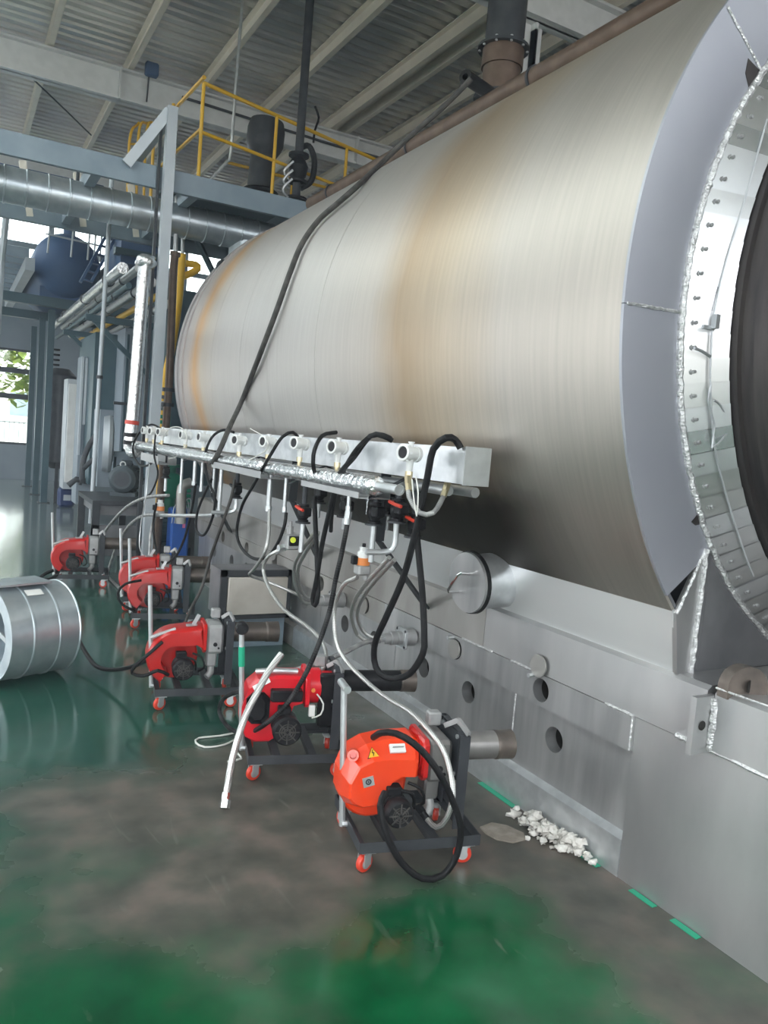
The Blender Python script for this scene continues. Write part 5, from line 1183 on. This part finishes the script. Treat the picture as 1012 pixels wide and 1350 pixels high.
# upright pipes and panels in front of the dark housing
machine('switch_cabinet', 'pale grey narrow cabinet beyond the thin pole', 'cabinet', [('cabinet_body', 86, 500, 108, 645, 14.2, .5, 'gantry'), ('cabinet_door', 88, 506, 100, 636, 14.15, .05, 'white'), ('cabinet_vent', 98, 575, 104, 592, 14.13, .03, 'black')])
machine('control_panel', 'grey panel with upright tubes between cabinet and dark housing', 'cabinet', [('panel_body', 104, 470, 122, 665, 12.9, .5, 'wallgrey'), ('panel_tube', 105, 470, 108, 600, 12.8, .05, 'gantry'), ('panel_tube', 111, 472, 114, 560, 12.8, .05, 'gantry'), ('panel_tube', 117, 468, 120, 560, 12.8, .05, 'gantry')])
ptube([(129, 570, 10.6), (116, 590, 10.6), (109, 612, 10.6), (108, 632, 10.6)], .035, 'iron', 'black_pipe', 'black pipe bent down beside the pale blower casing', 'pipe')
ptube([(128, 602, 10.5), (118, 610, 10.5), (110, 618, 10.5)], .03, 'iron', 'black_pipe', 'short black branch pipe meeting the bent black pipe', 'pipe')
ptube([(90, 640, 12.5), (100, 632, 12.5), (122, 636, 12.5)], .045, 'iron', 'floor_pipe', 'low black pipe with valve near the blue jerrycan', 'pipe', 12.5, 12, False, [(1, 2, .3, 1.6, 'flange', 'iron')])
jc = at(86, 668, Z=0); JG = thing('jerrycan', 'dark blue plastic jerrycan standing on the floor near the posts', 'jerrycan', jc)
MB().cbox(jc + V((0, 0, .17)), (.27, .22, .34), .04).build('can_body', 'jug', JG); MB().cyl(jc + V((-.07, 0, .34)), jc + V((-.07, 0, .385)), .03, n=12).build('cap', 'black', JG)
MB().tube([jc + V((-.02, 0, .335)), jc + V((0, 0, .375)), jc + V((.07, 0, .375)), jc + V((.1, 0, .335))], .013, 8).build('can_handle', 'jug', JG); MB().bx(jc.x - .05, jc.x + .07, jc.y - .113, jc.y - .11, .12, .22).build('label_sheet', 'gantry', JG)
VT = at(76, 600, Y=15.6); T = thing('upright_tank', 'dark upright cylindrical tank on legs behind the three posts', 'tank', V((VT.x, VT.y, 0)))
MB().lathe((VT.x, VT.y, .62), (0, 0, 1), [(0, 0), (.0, .12), (.12, .26), (1.7, .26), (1.82, .14), (1.84, 0)], 24).build('tank_shell', 'iron', T)
for k in range(3):
    q = 2 * PI * k / 3 + .4; MB().bx(VT.x + .22 * math.cos(q) - .03, VT.x + .22 * math.cos(q) + .03, VT.y + .22 * math.sin(q) - .03, VT.y + .22 * math.sin(q) + .03, 0.002, .8).build('leg', 'iron', T)
for k in range(4): MB().lathe((VT.x - .12, VT.y - .1, 2.48 + .09 * k), (0, 0, 1), [(0, .03), (0, .07), (.03, .07), (.03, .03)], 12).build('insulator_disc', 'black', T)
tcn = at(88, 352, Y=15.0); rr = 42 / 77 * 1.02; ZB = tcn.z - rr
for (pt, pbm, Yp, wd) in (((52, 432), (36, 641), 18.9, 'farthest and leftmost of the three'), ((62, 412), (46, 652), 17.15, 'middle one of the three'), ((71, 392), (57, 663), 15.4, 'nearest and rightmost of the three')):
    b = at(*pbm, Z=0); Yp = b.y; zt_ = ZB - .17
    t = thing('support_post', 'dark teal square post under the far platform, %s' % wd, 'post', V((b.x, b.y, 0)), 0, 'posts of the far platform')
    MB().bx(b.x - .055, b.x + .055, b.y - .055, b.y + .055, .012, zt_).build('post_shaft', 'teal', t); MB().bx(b.x - .1, b.x + .1, b.y - .1, b.y + .1, 0, .012).build('base_plate', 'iron', t)
MZ = thing('mezzanine', 'open steel joist platform carrying the blue tank at far left', 'platform', (0, 14.5, 4.0))
for y in (14.2, 14.8, 15.4, 16.0, 16.6, 17.2, 17.8, 18.4, 19.0, 19.6): MB().bx(-3.5, 1.0, y, y + .12, 4.06, 4.22).build('joist', 'bluegrey', MZ)
for x in (.94, .05, -1.5): MB().bx(x, x + .14, 14.1, 19.8, 3.86, 4.06).build('stringer', 'gantry', MZ)
MB().bx(2.25, 3.6, 14.1, 16.8, 4.22, 4.26).build('deck', 'navy', MZ)
for y in (14.9, 17.2): MB().bx(-3.5, 3.6, y, y + .16, ZB - .17, ZB - .01).build('tank_beam', 'teal', MZ)
TK = thing('dome_tank', 'big blue horizontal tank with domed end on the far platform', 'tank', V((tcn.x, 14.6, ZB)))
tcn = at(88, 352, Y=15.0); rr = 42 / 77 * 1.02
MB().lathe(V((tcn.x, 14.6, tcn.z)), (0, 1, 0), [(0, 0), (.03, rr * .35), (.12, rr * .72), (.25, rr * .93), (.38, rr), (3.2, rr), (3.3, 0)], 36).build('tank_shell', 'navy', TK)
MB().bx(tcn.x - .42, tcn.x + .42, 14.92, 15.04, ZB - .008, ZB + .16).build('saddle', 'navy', TK); MB().cyl((tcn.x + .05, 15.3, tcn.z + rr * .9), (tcn.x + .05, 15.3, tcn.z + rr + .5), .10, n=14).build('nozzle', 'navy', TK)
TR = thing('tank_railing', 'thin grey railing bars in front of the blue domed tank', 'railing', (1, 14.2, 4.25))
for px in (65, 96, 118, 126, 134): MB().tube([V((at(px - 4, 372, Y=14.2).x, 14.2, 4.2)), at(px + 2, 285, Y=14.2)], .016, 8, False).build('railing_post', 'gantry', TR)
MB().tube([at(60, 308, Y=14.2), at(140, 326, Y=14.2)], .016, 8, False).build('top_rail', 'gantry', TR)
ptube([(11, 258), (2, 345), (-4, 440)], .045, 'gantry', 'slim_post', 'slim pale post at the left edge before the high window', 'post', 12.5, 8, False)
STR = thing('ladder_stair', 'steep dark steel stair rising beside the blue tank', 'stair', at(120, 365, Y=13.2))
for dx in (0, 14): MB().beam(at(106 + dx, 372, Y=13.2), at(150 + dx, 292, Y=13.2), .04, .12, V((0, 1, 0))).build('stringer', 'navy', STR)
for k in range(7): MB().beam(at(108 + 6.3 * k, 368 - 11 * k, Y=13.2), at(122 + 6.3 * k, 372 - 11 * k, Y=13.2), .12, .02).build('tread', 'navy', STR)
machine('upper_unit', 'dark blue equipment block hanging under the platform left of the column', 'unit', [('unit_body', 160, 286, 208, 350, 12.6, 1.2, 'navy'), ('unit_shelf', 156, 306, 208, 312, 12.5, .2, 'teal'), ('unit_shelf', 152, 330, 208, 338, 12.5, .2, 'teal')])
# ------------------------------------------------------------------ outside the far window
def bush(x, y, h, label):
    t = thing('leafy_tree', label, 'tree', (x, y, -.13), 0, 'trees outside the far window')
    MB().cyl((x, y, -.13), (x, y, h * .5), .08, .05, 8).build('trunk', 'trunk', t)
    lf = MB()
    for i in range(900):
        th, ph = random.uniform(0, 2 * PI), math.acos(random.uniform(-1, 1)); r = random.uniform(.55, 1)
        c = V((x + math.cos(th) * math.sin(ph) * r * h * .34, y + math.sin(th) * math.sin(ph) * r * h * .3, h * .66 + math.cos(ph) * r * h * .36))
        a = V((random.uniform(-1, 1), random.uniform(-1, 1), random.uniform(-.6, .6))).normalized() * .22; b = a.cross(V((0, 0, 1))).normalized() * .13
        lf.add([c - a, c + b, c + a, c - b], [(0, 1, 2, 3)])
    o = lf.build('foliage', 'leaf', t, 0); o['kind'] = 'stuff'
bush(-.6, 25.5, 4.4, 'yellow green tree outside the far window, left one')
bush(2.6, 27.5, 5.0, 'yellow green tree outside the far window, right one')
bush(-3.4, 28.5, 5.2, 'yellow green tree outside the far window, mostly behind the frame')
BD = thing('pale_building', 'pale low building across the yard beyond the far window', 'building', (2, 44, -.13))
MB().bx(-6, 8, 44, 50, -.13, 3.4).build('wall', 'render', BD); MB().bx(-6.2, 8.2, 43.8, 50.2, 3.4, 3.6).build('roof', 'gantry', BD)
for x in (-5, -3, -1, 1, 3, 5, 7): MB().bx(x - .5, x + .5, 43.96, 44.0, 1.4, 2.6).build('window', 'bluegrey', BD)
FE = thing('yard_fence', 'pale thin bar fence across the yard beyond the far window', 'fence', (1, 30, -.13))
for z in (.15, 1.2): MB().bx(-4, 5, 29.98, 30.02, z, z + .05).build('fence_rail', 'gantry', FE)
for i in range(60): MB().bx(-4 + .15 * i, -3.97 + .15 * i, 29.98, 30.02, -.13, 1.25).build('fence_bar', 'gantry', FE)
#PART7
# thin haze hanging in the hall
hz = bpy.data.materials.new('hall_haze'); hz.use_nodes = True
nt = hz.node_tree; nt.nodes.remove(nt.nodes['Principled BSDF'])
vs = nt.nodes.new('ShaderNodeVolumeScatter'); vs.inputs['Density'].default_value = .006; vs.inputs['Anisotropy'].default_value = .3; vs.inputs['Color'].default_value = (.80, .90, 1, 1)
nt.links.new(vs.outputs[0], nt.nodes['Material Output'].inputs['Volume'])
K['haze'] = hz
hzo = MB().bx(-8.9, 15.9, -4.9, 20.4, .01, 6.6).build('haze', 'haze', None, 0); hzo['kind'] = 'structure'
